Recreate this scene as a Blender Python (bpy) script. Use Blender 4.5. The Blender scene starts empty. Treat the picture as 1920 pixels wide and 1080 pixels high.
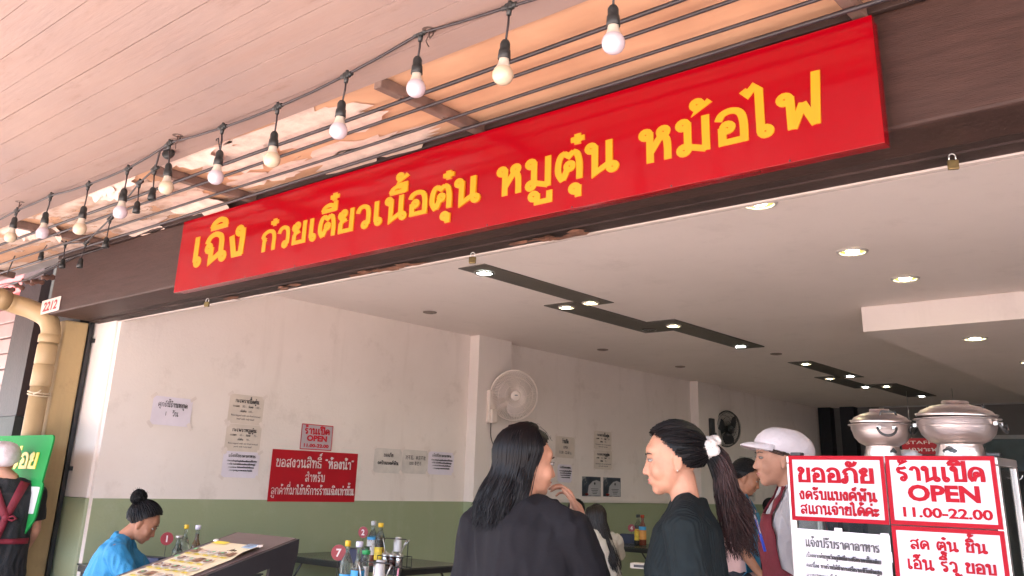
import bpy, bmesh, math, random
from math import radians as RAD, sin, cos, pi
from mathutils import Vector as V, Matrix, noise, Euler
from mathutils.bvhtree import BVHTree

sc = bpy.context.scene
COL = sc.collection

# ------------------------------------------------------------------ camera
FPX, CY = 1657.676, 374.59            # focal length and principal row, in pixels of a 1920 x 1080 frame
PITCH, ROLL, YAW = RAD(17.8356), RAD(-1.79995), RAD(40.8174)
EYE = V((0.0, 0.0, 1.5))
ROT = Matrix.Rotation(YAW, 3, 'Z') @ Matrix.Rotation(PITCH, 3, 'X') @ Matrix.Rotation(ROLL, 3, 'Y')
cam_d = bpy.data.cameras.new('camera')
cam = bpy.data.objects.new('camera', cam_d)
COL.objects.link(cam)
cam_d.sensor_width = 36.0
cam_d.lens = FPX / 1920 * 36.0
cam_d.shift_y = -(540 - CY) / 1920
cam_d.clip_start, cam_d.clip_end = 0.05, 500
cam.matrix_world = Matrix.Translation(EYE) @ ROT.to_4x4() @ Matrix.Rotation(pi / 2, 4, 'X')
sc.camera = cam

def ray(x, y):
    return ROT @ V(((x - 960) / FPX, 1.0, -(y - CY) / FPX))
def onY(x, y, Y): d = ray(x, y); return EYE + d * (Y / d.y)
def onX(x, y, X): d = ray(x, y); return EYE + d * (X / d.x)
def onZ(x, y, Z): d = ray(x, y); return EYE + d * ((Z - EYE.z) / d.z)
def at(x, y, dep): return EYE + ray(x, y) * dep

# ------------------------------------------------------------------ daylight
SUN_EL, SUN_AZ = RAD(70), RAD(200)     # azimuth measured like the sky texture: clockwise from +Y
world = bpy.data.worlds.new('World')
sc.world = world
world.use_nodes = True
wn = world.node_tree
sky = wn.nodes.new('ShaderNodeTexSky')
sky.sky_type = 'NISHITA'
sky.sun_disc = False
sky.sun_elevation = SUN_EL
sky.sun_rotation = SUN_AZ
sky.air_density, sky.dust_density = 1.0, 2.5
wn.links.new(sky.outputs[0], wn.nodes['Background'].inputs[0])
wn.nodes['Background'].inputs[1].default_value = 0.15
sun_d = bpy.data.lights.new('sun', 'SUN')
sun_d.energy = 4.5
sun_d.angle = RAD(0.5)
sun_d.color = (1.0, 0.94, 0.86)
sun = bpy.data.objects.new('sun', sun_d)
COL.objects.link(sun)
sdir = V((sin(SUN_AZ) * cos(SUN_EL), cos(SUN_AZ) * cos(SUN_EL), sin(SUN_EL)))
sun.rotation_euler = sdir.to_track_quat('Z', 'Y').to_euler()
sun.location = sdir * 30
sc.view_settings.view_transform = 'Standard'
sc.view_settings.look = 'None'
sc.view_settings.gamma = 1.0
sc.view_settings.exposure = 3.78
sc.cycles.max_bounces = 10
sc.cycles.diffuse_bounces = 6

# ------------------------------------------------------------------ materials
MATS = {}
def M(name, col=(0.5, 0.5, 0.5), rough=0.5, var=0.12, scale=6.0, bump=0.0, bscale=40.0, metal=0.0, stretch=(1, 1, 1),
      emit=None, estr=0.0, coat=0.0, spec=0.5, alpha=1.0, col2=None, thresh=None, sheen=0.0, trans=0.0, rvar=0.0):
    """Principled material: base colour varied by a noise pattern, optional second colour in patches, bump."""
    if name in MATS: return MATS[name]
    m = bpy.data.materials.new(name); m.use_nodes = True
    nt = m.node_tree; N = nt.nodes; L = nt.links; b = N['Principled BSDF']
    tc = N.new('ShaderNodeTexCoord'); mp = N.new('ShaderNodeMapping'); mp.inputs['Scale'].default_value = stretch
    L.new(tc.outputs['Object'], mp.inputs[0])
    n = N.new('ShaderNodeTexNoise'); n.inputs['Scale'].default_value = scale; n.inputs['Detail'].default_value = 6
    L.new(mp.outputs[0], n.inputs['Vector'])
    r = N.new('ShaderNodeValToRGB')
    lo = [max(0, c * (1 - var)) for c in col]; hi = [min(1, c * (1 + var)) for c in col]
    r.color_ramp.elements[0].color = (*lo, 1); r.color_ramp.elements[1].color = (*hi, 1)
    r.color_ramp.elements[0].position = 0.3; r.color_ramp.elements[1].position = 0.7
    L.new(n.outputs[0], r.inputs[0]); out = r.outputs[0]
    if col2 is not None:
        n2 = N.new('ShaderNodeTexNoise'); n2.inputs['Scale'].default_value = thresh[0]; n2.inputs['Detail'].default_value = 8
        n2.inputs['Roughness'].default_value = 0.65
        L.new(mp.outputs[0], n2.inputs['Vector'])
        r2 = N.new('ShaderNodeValToRGB'); r2.color_ramp.elements[0].position = thresh[1]; r2.color_ramp.elements[1].position = thresh[2]
        L.new(n2.outputs[0], r2.inputs[0])
        mx = N.new('ShaderNodeMix'); mx.data_type = 'RGBA'
        L.new(r2.outputs[0], mx.inputs[0]); L.new(out, mx.inputs[6]); mx.inputs[7].default_value = (*col2, 1)
        out = mx.outputs[2]
    L.new(out, b.inputs['Base Color'])
    b.inputs['Roughness'].default_value = rough; b.inputs['Metallic'].default_value = metal
    b.inputs['Specular IOR Level'].default_value = spec; b.inputs['Coat Weight'].default_value = coat
    b.inputs['Coat Roughness'].default_value = 0.04
    if rvar:
        mr = N.new('ShaderNodeMapRange'); mr.inputs[3].default_value = max(0.02, rough - rvar); mr.inputs[4].default_value = rough + rvar
        L.new(n.outputs[0], mr.inputs[0]); L.new(mr.outputs[0], b.inputs['Roughness'])
    if sheen: b.inputs['Sheen Weight'].default_value = sheen
    if trans: b.inputs['Transmission Weight'].default_value = trans; b.inputs['IOR'].default_value = 1.3
    if alpha < 1: b.inputs['Alpha'].default_value = alpha
    if emit is not None: b.inputs['Emission Color'].default_value = (*emit, 1); b.inputs['Emission Strength'].default_value = estr
    if bump:
        nb = N.new('ShaderNodeTexNoise'); nb.inputs['Scale'].default_value = bscale; nb.inputs['Detail'].default_value = 5
        L.new(mp.outputs[0], nb.inputs['Vector'])
        bp = N.new('ShaderNodeBump'); bp.inputs['Strength'].default_value = bump; bp.inputs['Distance'].default_value = 0.01
        L.new(nb.outputs[0], bp.inputs['Height']); L.new(bp.outputs[0], b.inputs['Normal'])
    MATS[name] = m
    return m

def add_rib(m, axis, scale, strength):
    """knitted ribs: a wave bump on an existing material"""
    nt = m.node_tree; N = nt.nodes; L = nt.links
    tc = N.new('ShaderNodeTexCoord'); w = N.new('ShaderNodeTexWave'); w.wave_type = 'BANDS'; w.bands_direction = axis
    w.inputs['Scale'].default_value = scale; w.inputs['Distortion'].default_value = 0.6
    L.new(tc.outputs['Object'], w.inputs[0])
    bp = N.new('ShaderNodeBump'); bp.inputs['Strength'].default_value = strength; bp.inputs['Distance'].default_value = 0.006
    L.new(w.outputs[0], bp.inputs['Height']); L.new(bp.outputs[0], N['Principled BSDF'].inputs['Normal'])

def add_stripe(m, axis, scale, c1, c2, w0=0.48, w1=0.52):
    nt = m.node_tree; N = nt.nodes; L = nt.links
    tc = N.new('ShaderNodeTexCoord'); w = N.new('ShaderNodeTexWave'); w.wave_type = 'BANDS'; w.bands_direction = axis
    w.inputs['Scale'].default_value = scale
    L.new(tc.outputs['Object'], w.inputs[0])
    r = N.new('ShaderNodeValToRGB'); r.color_ramp.elements[0].position = w0; r.color_ramp.elements[1].position = w1
    r.color_ramp.elements[0].color = (*c1, 1); r.color_ramp.elements[1].color = (*c2, 1)
    L.new(w.outputs[0], r.inputs[0]); L.new(r.outputs[0], N['Principled BSDF'].inputs['Base Color'])

def plaster(name, col, dirt, amount=0.5, rough=0.75):
    """painted plaster: broad tonal drift, smudges and vertical run marks, fine roller texture"""
    m = bpy.data.materials.new(name); m.use_nodes = True
    nt = m.node_tree; N = nt.nodes; L = nt.links; b = N['Principled BSDF']
    g = N.new('ShaderNodeNewGeometry')
    def nz(s, d, st=(1, 1, 1), ro=0.6):
        mp = N.new('ShaderNodeMapping'); mp.inputs['Scale'].default_value = st; L.new(g.outputs['Position'], mp.inputs[0])
        n = N.new('ShaderNodeTexNoise'); n.inputs['Scale'].default_value = s; n.inputs['Detail'].default_value = d
        n.inputs['Roughness'].default_value = ro; L.new(mp.outputs[0], n.inputs['Vector']); return n
    def ramp(n, a, c):
        r = N.new('ShaderNodeValToRGB'); r.color_ramp.elements[0].position = a; r.color_ramp.elements[1].position = c
        L.new(n.outputs[0], r.inputs[0]); return r
    n1, n2, n3, n4 = nz(0.9, 5), nz(3.2, 9, ro=0.7), nz(5.0, 5, (1, 1, 0.12)), nz(28, 4)
    r1, r2, r3, r4 = ramp(n1, 0.35, 0.75), ramp(n2, 0.56, 0.76), ramp(n3, 0.58, 0.8), ramp(n4, 0.68, 0.74)
    prev = None
    for r, f in ((r1, 0.35), (r2, 0.55), (r3, 0.35), (r4, 0.3)):
        mu = N.new('ShaderNodeMath'); mu.operation = 'MULTIPLY'; mu.inputs[1].default_value = f * amount; L.new(r.outputs[0], mu.inputs[0])
        mx = N.new('ShaderNodeMix'); mx.data_type = 'RGBA'; L.new(mu.outputs[0], mx.inputs[0])
        if prev is None: mx.inputs[6].default_value = (*col, 1)
        else: L.new(prev, mx.inputs[6])
        mx.inputs[7].default_value = (*dirt, 1); prev = mx.outputs[2]
    L.new(prev, b.inputs['Base Color']); b.inputs['Roughness'].default_value = rough
    nb = nz(55, 5); nb2 = nz(4, 3)
    ad = N.new('ShaderNodeMath'); ad.operation = 'MULTIPLY_ADD'; L.new(nb2.outputs[0], ad.inputs[0]); ad.inputs[1].default_value = 2.0; L.new(nb.outputs[0], ad.inputs[2])
    bp = N.new('ShaderNodeBump'); bp.inputs['Strength'].default_value = 0.18; bp.inputs['Distance'].default_value = 0.008
    L.new(ad.outputs[0], bp.inputs['Height']); L.new(bp.outputs[0], b.inputs['Normal'])
    MATS[name] = m
    return m

# ------------------------------------------------------------------ mesh helpers
def box(bm, lo, hi, mi=0, bevel=0.0):
    x0, y0, z0 = lo; x1, y1, z1 = hi
    v = [bm.verts.new(p) for p in ((x0,y0,z0),(x1,y0,z0),(x1,y1,z0),(x0,y1,z0),(x0,y0,z1),(x1,y0,z1),(x1,y1,z1),(x0,y1,z1))]
    fs = [bm.faces.new([v[i] for i in f]) for f in ((0,3,2,1),(4,5,6,7),(0,1,5,4),(1,2,6,5),(2,3,7,6),(3,0,4,7))]
    for f in fs: f.material_index = mi
    if bevel:
        es = list({e for f in fs for e in f.edges})
        r = bmesh.ops.bevel(bm, geom=es, offset=bevel, segments=2, affect='EDGES', profile=0.5)
        for f in r['faces']: f.material_index = mi
    return v

def frame(d):
    d = d.normalized(); up = V((0, 0, 1)) if abs(d.z) < 0.95 else V((0, 1, 0))
    a = d.cross(up).normalized(); return a, d.cross(a).normalized()

def tube(bm, pts, rad, seg=8, cap=True, mi=0, squash=1.0, smooth=True):
    pts = [V(p) for p in pts]; n = len(pts)
    if not hasattr(rad, '__len__'): rad = [rad] * n
    rings = []; a = None
    for i, p in enumerate(pts):
        d = (pts[min(i + 1, n - 1)] - pts[max(i - 1, 0)])
        if d.length < 1e-9: d = V((0, 0, 1))
        d.normalize()
        if a is None: a, b = frame(d)
        else:
            a = (a - d * a.dot(d)); a = a.normalized() if a.length > 1e-6 else frame(d)[0]
            b = d.cross(a)
        rings.append([bm.verts.new(p + (a * cos(2 * pi * k / seg) + b * sin(2 * pi * k / seg) * squash) * rad[i]) for k in range(seg)])
    for i in range(n - 1):
        for k in range(seg):
            f = bm.faces.new((rings[i][k], rings[i][(k+1) % seg], rings[i+1][(k+1) % seg], rings[i+1][k])); f.material_index = mi; f.smooth = smooth
    if cap:
        for r in (list(reversed(rings[0])), rings[-1]):
            f = bm.faces.new(r); f.material_index = mi
    return rings

def blob_tube(bm, pts, rad, seg=12):
    """tube with rounded ends, for remeshing"""
    pts = [V(p) for p in pts]; rad = list(rad)
    d0 = (pts[0] - pts[1]).normalized(); d1 = (pts[-1] - pts[-2]).normalized()
    P = [pts[0] + d0 * rad[0] * 0.95, pts[0] + d0 * rad[0] * 0.7] + pts + [pts[-1] + d1 * rad[-1] * 0.7, pts[-1] + d1 * rad[-1] * 0.95]
    R = [rad[0] * 0.25, rad[0] * 0.72] + rad + [rad[-1] * 0.72, rad[-1] * 0.25]
    tube(bm, P, R, seg)

def lathe(bm, prof, c=(0, 0, 0), seg=24, mi=0, smooth=True, close=False):
    c = V(c); rings = []
    for r, z in prof:
        if r < 1e-6: rings.append([bm.verts.new(c + V((0, 0, z)))])
        else: rings.append([bm.verts.new(c + V((r * cos(2*pi*k/seg), r * sin(2*pi*k/seg), z))) for k in range(seg)])
    for i in range(len(rings) - 1):
        A, B = rings[i], rings[i+1]
        for k in range(seg):
            k2 = (k + 1) % seg
            if len(A) == 1 and len(B) == 1: continue
            if len(A) == 1: f = bm.faces.new((A[0], B[k2], B[k]))
            elif len(B) == 1: f = bm.faces.new((A[k], A[k2], B[0]))
            else: f = bm.faces.new((A[k], A[k2], B[k2], B[k]))
            f.material_index = mi; f.smooth = smooth

def ell(bm, c, r, seg=16, rings=10, rot=None, mi=0):
    c = V(c); R = rot if rot is not None else Matrix.Identity(3)
    rr = []
    for i in range(rings + 1):
        t = pi * i / rings
        if i in (0, rings): rr.append([bm.verts.new(c + R @ V((0, 0, r[2] * cos(t))))])
        else: rr.append([bm.verts.new(c + R @ V((r[0]*sin(t)*cos(2*pi*k/seg), r[1]*sin(t)*sin(2*pi*k/seg), r[2]*cos(t)))) for k in range(seg)])
    for i in range(rings):
        A, B = rr[i], rr[i+1]
        for k in range(seg):
            k2 = (k+1) % seg
            if len(A) == 1: f = bm.faces.new((A[0], B[k], B[k2]))
            elif len(B) == 1: f = bm.faces.new((A[k], B[0], A[k2]))
            else: f = bm.faces.new((A[k], B[k], B[k2], A[k2]))
            f.material_index = mi; f.smooth = True

def etube(bm, rings, seg=24):
    """closed loft of ellipses: (centre, rx, ry) with optional 3x3 tilt"""
    rr = []
    for it in rings:
        c, rx, ry = V(it[0]), it[1], it[2]; R = it[3] if len(it) > 3 else Matrix.Identity(3)
        rr.append([bm.verts.new(c + R @ V((rx*cos(2*pi*k/seg), ry*sin(2*pi*k/seg), 0))) for k in range(seg)])
    for i in range(len(rr) - 1):
        for k in range(seg):
            bm.faces.new((rr[i][k], rr[i][(k+1)%seg], rr[i+1][(k+1)%seg], rr[i+1][k])).smooth = True
    bm.faces.new(list(reversed(rr[0]))); bm.faces.new(rr[-1])

def mesh_of(bm, name='mesh'):
    bmesh.ops.recalc_face_normals(bm, faces=bm.faces[:])
    me = bpy.data.meshes.new(name); bm.to_mesh(me); bm.free(); return me

def obj(name, src, mats=None, parent=None, smooth=False, mw=None):
    me = mesh_of(src, name) if isinstance(src, bmesh.types.BMesh) else src
    if mats is not None:
        for m in (mats if isinstance(mats, (list, tuple)) else [mats]): me.materials.append(m)
    if smooth:
        for p in me.polygons: p.use_smooth = True
    o = bpy.data.objects.new(name, me); COL.objects.link(o)
    if parent is not None: o.parent = parent
    if mw is not None:
        if parent is not None: o.matrix_local = mw
        else: o.matrix_world = mw
    return o

def tag(o, label, cat, group=None):
    o['label'] = label; o['category'] = cat
    if group: o['group'] = group
    return o
def thing(name, label, cat, loc=(0, 0, 0), rotz=0.0, group=None, mw=None):
    o = bpy.data.objects.new(name, None); COL.objects.link(o); o.empty_display_size = 0.1
    if mw is not None: o.matrix_world = mw
    else: o.location = loc; o.rotation_euler = (0, 0, rotz)
    return tag(o, label, cat, group)
def structure(name, src, mats): o = obj(name, src, mats); o['kind'] = 'structure'; return o
def dup(root, loc=None, mw=None, label=None, group=None):
    r = root.copy(); COL.objects.link(r)
    if loc is not None: r.location = loc
    if mw is not None: r.matrix_world = mw
    if label: r['label'] = label
    if group: r['group'] = group
    for ch in list(root.children):
        c = ch.copy(); COL.objects.link(c); c.parent = r
        for g in list(ch.children):
            d = g.copy(); COL.objects.link(d); d.parent = c
    return r

def remesh(bm, size, smooth=4, name='mesh', fac=0.5):
    me = mesh_of(bm, name)
    o = bpy.data.objects.new('remesh_tmp', me); COL.objects.link(o)
    md = o.modifiers.new('r', 'REMESH'); md.mode = 'VOXEL'; md.voxel_size = size
    sm = o.modifiers.new('s', 'SMOOTH'); sm.iterations = smooth; sm.factor = fac
    bpy.context.view_layer.update()
    dg = bpy.context.evaluated_depsgraph_get()
    out = bpy.data.meshes.new_from_object(o.evaluated_get(dg))
    bpy.data.objects.remove(o); bpy.data.meshes.remove(me)
    for p in out.polygons: p.use_smooth = True
    return out

def plane_matrix(o, right, up):
    right = V(right).normalized(); up = V(up); n = right.cross(up).normalized(); up = n.cross(right)
    m = Matrix.Identity(4)
    for i in range(3):
        m[i][0], m[i][1], m[i][2], m[i][3] = right[i], up[i], n[i], o[i]
    return m

# ------------------------------------------------------------------ looped Thai lettering, drawn as strokes
def cat(pts, n=5):
    if len(pts) < 3: return pts
    P = [pts[0]] + list(pts) + [pts[-1]]; out = []
    for i in range(1, len(P) - 2):
        p0, p1, p2, p3 = (V(P[i-1]), V(P[i]), V(P[i+1]), V(P[i+2]))
        for k in range(n):
            t = k / n
            out.append(0.5 * (2*p1 + (p2-p0)*t + (2*p0-5*p1+4*p2-p3)*t*t + (3*p1-p0-3*p2+p3)*t**3))
    out.append(V(P[-2])); return out
R_ = 0.105
GL = {
'เ': (.38, 'L .13 1 .13 .16|O .22 .13'),
'ก': (.72, 'L .14 0 .14 .48 .2 .57|S .06 .64 .13 .83 .34 .93 .54 .84 .61 .6 .61 .3 .61 0|L .06 .66 .22 .54'),
'ข': (.66, 'O .18 .86|S .28 .9 .28 .74 .2 .62 .13 .5|L .13 .52 .13 .075 .56 .075 .56 1'),
'ค': (.74, 'S .08 0 .07 .5 .13 .8 .35 .93 .57 .8 .63 .5 .63 0|O .38 .47|L .28 .42 .1 .06'),
'ง': (.56, 'O .31 .83|S .42 .88 .43 .6 .42 .04|L .47 .075 .2 .075 .06 .72'),
'จ': (.64, 'S .05 .7 .15 .88 .32 .93 .5 .82 .55 .5 .5 .12|L .53 .075 .28 .075 .27 .42|O .18 .5'),
'ฉ': (.78, 'S .06 .66 .15 .86 .34 .93 .54 .8 .58 .5 .58 .2|O .66 .13|O .14 .5|L .24 .5 .24 .04 .57 .27'),
'ช': (.7, 'O .18 .86|S .28 .9 .28 .74 .2 .62 .13 .5|L .13 .52 .13 .075 .54 .075 .54 .68 .5 .76 .68 1'),
'ด': (.72, 'S .2 .03 .08 .3 .09 .62 .2 .86 .38 .93 .57 .8 .62 .5 .62 0|L .2 .05 .32 .4|O .37 .5'),
'ต': (.74, 'S .2 .03 .08 .3 .08 .62 .15 .86 .26 .93|L .22 .93 .36 .8 .49 .93|S .46 .93 .58 .82 .64 .5 .64 0|L .2 .05 .32 .38|O .38 .47'),
'ถ': (.74, 'S .22 .14 .22 .4 .2 .57|O .13 .13|S .06 .64 .13 .83 .36 .93 .56 .84 .63 .6 .63 .3 .63 0|L .06 .66 .22 .54'),
'ท': (.76, 'O .13 .86|L .23 .9 .23 0|S .23 .4 .34 .82 .48 .92 .62 .78 .65 .4 .65 0'),
'ธ': (.64, 'S .07 .64 .08 .85 .25 .93 .56 .88|L .07 .66 .3 .54 .54 .5 .54 .075 .13 .075 .13 .4'),
'น': (.8, 'O .13 .86|L .23 .9 .23 .04 .59 .27|L .59 1 .59 .16|O .67 .13'),
'บ': (.7, 'O .13 .86|L .23 .9 .23 .075 .6 .075 .6 1'),
'ป': (.7, 'O .13 .86|L .23 .9 .23 .075 .6 .075 .6 1.4'),
'พ': (.9, 'O .14 .84|L .24 .88 .25 0|L .26 .01 .48 .64|L .46 .64 .68 .01|L .68 0 .73 1'),
'ฟ': (.92, 'O .14 .84|L .24 .88 .25 0|L .26 .01 .48 .64|L .46 .64 .68 .01|L .68 0 .74 1.4'),
'ภ': (.76, 'O .1 .13|L .2 .12 .2 .5|S .1 .64 .17 .83 .38 .93 .58 .84 .65 .6 .65 .3 .65 0|L .1 .66 .26 .54'),
'ม': (.76, 'O .13 .86|L .23 .9 .23 .18|O .14 .13|L .2 .22 .62 .04|L .62 0 .62 1'),
'ย': (.68, 'O .24 .84|S .14 .9 .08 .74 .2 .58|L .36 .58 .18 .5 .13 .4 .13 .075 .57 .075 .57 1'),
'ร': (.56, 'O .3 .13|S .41 .13 .42 .35 .35 .5 .15 .58 .07 .68|S .06 .66 .12 .86 .27 .85 .47 .93'),
'ล': (.7, 'S .06 .72 .15 .88 .32 .93 .52 .84 .6 .55 .6 0|O .24 .14|S .13 .12 .1 .3 .2 .47 .38 .47 .58 .3'),
'ว': (.58, 'S .05 .68 .13 .87 .27 .93 .43 .82 .48 .55 .47 .14|O .36 .13'),
'ศ': (.76, 'S .08 0 .07 .5 .13 .8 .35 .93 .57 .8 .63 .5 .63 0|O .38 .47|L .28 .42 .1 .06|L .55 .8 .74 1.06'),
'ษ': (.76, 'O .13 .86|L .23 .9 .23 .075 .6 .075 .6 1|O .42 .5|L .48 .48 .74 .62'),
'ส': (.72, 'S .06 .72 .15 .88 .32 .93 .52 .84 .6 .55 .6 0|O .24 .14|S .13 .12 .1 .3 .2 .47 .38 .47 .58 .3|L .48 .84 .7 1.1'),
'ห': (.78, 'O .13 .86|L .23 .9 .23 0|L .23 .28 .49 .74|O .54 .84|S .5 .74 .6 .62 .63 .4 .63 0'),
'อ': (.68, 'S .06 .7 .14 .87 .32 .93 .5 .83 .57 .55 .57 .1|L .57 .14 .57 .075 .13 .075 .13 .5|O .24 .48'),
'า': (.5, 'S .05 .7 .12 .87 .24 .93 .36 .82 .4 .55 .4 0'),
'ะ': (.5, 'O .14 .68|S .08 .6 .2 .55 .44 .8|O .14 .22|S .08 .14 .2 .09 .44 .34'),
'ไ': (.42, 'L -.17 1.40 -.07 1.26 .05 1.42 .15 1.30 .15 .14|O .24 .13'),
'ใ': (.42, 'O .01 1.28|S -.08 1.32 0 1.44 .12 1.41 .15 1.22 .15 .9 .15 .16|O .24 .13'),
'“': (.4, 'L .1 1.2 .06 1.0|L .28 1.2 .24 1.0'), '”': (.4, 'L .1 1.2 .06 1.0|L .28 1.2 .24 1.0'), ' ': (.42, ''),
}
UP = {  # above the letter; x counted from its right stem
'ิ': 'S -.5 1.16 -.42 1.32 -.24 1.4 -.07 1.32 -.01 1.16|L -.54 1.16 .05 1.16',
'ี': 'S -.5 1.16 -.42 1.32 -.24 1.4 -.07 1.32 -.01 1.16|L -.54 1.16 .05 1.16|L .02 1.1 .02 1.52',
'ึ': 'S -.5 1.16 -.42 1.32 -.24 1.4 -.07 1.32 -.01 1.16|L -.54 1.16 .05 1.16|O -.02 1.4',
'ื': 'S -.5 1.16 -.42 1.32 -.24 1.4 -.07 1.32 -.01 1.16|L -.54 1.16 .05 1.16|L .02 1.1 .02 1.52|L -.16 1.3 -.16 1.52',
'ั': 'O -.3 1.26|S -.4 1.18 -.25 1.13 -.06 1.2 .04 1.42',
'็': 'S -.42 1.12 -.44 1.3 -.25 1.4 -.05 1.32|O -.22 1.2|L -.1 1.32 .05 1.46', 'ํ': 'O -.15 1.26'}
TONE = {'่': 'L -.02 1.14 -.02 1.42', '้': 'O -.2 1.36|L -.13 1.3 -.22 1.16 .08 1.4',
        '๋': 'L -.22 1.3 .14 1.3|L -.04 1.13 -.04 1.47', '์': 'O -.13 1.26|S -.04 1.26 -.05 1.38 .1 1.5'}
LOW = {'ุ': 'O -.12 -.24|L -.02 -.16 -.02 -.52', 'ู': 'O -.42 -.2|L -.32 -.14 -.32 -.42 .02 -.42 .02 -.1'}

def strokes_of(s):
    out = []; x = 0.0; right = 0.0; upper = False; tall = False
    def add(code, dx, dy=0.0):
        if not code: return
        for part in code.split('|'):
            t = part.split(); n = [float(q) for q in t[1:]]
            pts = [(n[i] + dx, n[i+1] + dy) for i in range(0, len(n), 2)]
            out.append((t[0], pts))
    for ch in s:
        if ch == 'ำ': add(UP['ํ'], right); ch = 'า'
        if ch == 'แ':
            add(GL['เ'][1], x); add(GL['เ'][1], x + .36); x += .74; right = x - .1; upper = False; continue
        if ch in GL:
            add(GL[ch][1], x); x += GL[ch][0] + 0.07; right = x - .18; upper = False; tall = ch in 'ปฟ'
        elif ch in UP: add(UP[ch], right - (.16 if tall else 0)); upper = True
        elif ch in TONE: add(TONE[ch], right - (.16 if tall else 0), .42 if upper else 0)
        elif ch in LOW: add(LOW[ch], right, -.05)
    return out, x - 0.07

def thai(bm, s, x0, x1, y, h, w=0.15, t=0.002, mi=0, eps=0.00012, slant=0.0, centre=None, squeeze=0.0):
    """write s between x0 and x1 on baseline y, letter height h, flat ribbons of thickness t"""
    st, W = strokes_of(s)
    if centre is not None:
        sx = h * (1 + squeeze); x0 = centre - W * sx / 2
    else: sx = (x1 - x0) / W
    P = lambda p: (x0 + p[0] * sx + slant * p[1] * h, y + p[1] * h)
    k = 0
    for kind, pts in st:
        k += 1; z = t + eps * k
        if kind == 'O':
            c = P(pts[0]); n = 14
            ri, ro = max(0.02, R_ - w / 2), R_ + w / 2
            A = []; B = []; A0 = []; B0 = []
            for i in range(n):
                a = 2 * pi * i / n
                for lst, r, zz in ((A, ri, z), (B, ro, z), (A0, ri, 0), (B0, ro, 0)):
                    lst.append(bm.verts.new((c[0] + cos(a) * r * min(sx, h * 1.25), c[1] + sin(a) * r * h, zz)))
            for i in range(n):
                j = (i + 1) % n
                for q in ((A[i], B[i], B[j], A[j]), (B[i], B0[i], B0[j], B[j]), (A[j], A0[j], A0[i], A[i])):
                    bm.faces.new(q).material_index = mi
            continue
        pts = cat(pts) if kind == 'S' else pts
        pl = [V(p) for p in pts]; L_ = []; R2 = []
        for i, p in enumerate(pl):
            d1 = (pl[i] - pl[i-1]).normalized() if i > 0 else None
            d2 = (pl[i+1] - pl[i]).normalized() if i < len(pl) - 1 else None
            d1 = d1 or d2; d2 = d2 or d1
            n1 = V((-d1.y, d1.x)); n2 = V((-d2.y, d2.x)); nn = (n1 + n2)
            nn = nn.normalized() if nn.length > 1e-4 else n1
            m = 1 / max(0.5, nn.dot(n1))
            L_.append(p + nn * m * w / 2); R2.append(p - nn * m * w / 2)
        top = []; bot = []
        for a, b in zip(L_, R2):
            a, b = P(a), P(b)
            top.append((bm.verts.new((*a, z)), bm.verts.new((*b, z)))); bot.append((bm.verts.new((*a, 0)), bm.verts.new((*b, 0))))
        for i in range(len(top) - 1):
            for q in ((top[i][0], top[i][1], top[i+1][1], top[i+1][0]), (top[i][0], top[i+1][0], bot[i+1][0], bot[i][0]),
                      (top[i][1], bot[i][1], bot[i+1][1], top[i+1][1])):
                bm.faces.new(q).material_index = mi
        for e in (0, -1): bm.faces.new((top[e][0], bot[e][0], bot[e][1], top[e][1])).material_index = mi

def latin(bm, s, cx, y, h, bold=0.0, wide=1.0, t=0.002, mi=0, slant=0.0, x0=None, fit=None):
    """built-in font for Latin letters, digits and Chinese"""
    cu = bpy.data.curves.new('text', 'FONT'); cu.body = s; cu.size = 1.0; cu.offset = bold; cu.shear = slant; cu.resolution_u = 3
    o = bpy.data.objects.new('text', cu); COL.objects.link(o)
    bpy.context.view_layer.update()
    me = bpy.data.meshes.new_from_object(o.evaluated_get(bpy.context.evaluated_depsgraph_get()))
    xs = [v.co.x for v in me.vertices] or [0]; mn, mx = min(xs), max(xs)
    sx = h / 0.72 * wide
    if fit: sx = fit / (mx - mn)
    off = (x0 if x0 is not None else cx - (mx - mn) * sx / 2) - mn * sx
    base = len(bm.verts)
    vs = [bm.verts.new((v.co.x * sx + off, v.co.y * h / 0.72 + y, t)) for v in me.vertices]
    for p in me.polygons:
        try: f = bm.faces.new([vs[i] for i in p.vertices]); f.material_index = mi
        except ValueError: pass
    bpy.data.objects.remove(o); bpy.data.curves.remove(cu); bpy.data.meshes.remove(me)

def rect(bm, x0, x1, y0, y1, z, mi=0):
    f = bm.faces.new([bm.verts.new(p) for p in ((x0,y0,z),(x1,y0,z),(x1,y1,z),(x0,y1,z))]); f.material_index = mi; return f
# ================================================================== SETTING
D = 2.7                                   # facade plane
WX, CZ = -6.53, 3.01                      # left wall plane, ceiling height
FL = 0.15                                 # shop floor
m_pave = M('pavement', (0.36, 0.295, 0.265), 0.85, 0.25, 3.0, 0.3, 30)
m_road = M('asphalt', (0.09, 0.085, 0.08), 0.9, 0.25, 12, 0.4, 60)
bm = bmesh.new(); box(bm, (-60, -60, -0.3), (60, 20, -0.06)); structure('ground', bm, m_road)
bm = bmesh.new(); box(bm, (-60, -6.0, -0.056), (60, 2.6, 0.08), bevel=0.01); structure('pavement', bm, m_pave)
bm = bmesh.new(); box(bm, (-6.9, 2.604, -0.05), (4.6, 16.6, FL)); structure('shop_floor', bm, M('floor_tile', (0.40, 0.35, 0.30), 0.35, 0.15, 4))

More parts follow.
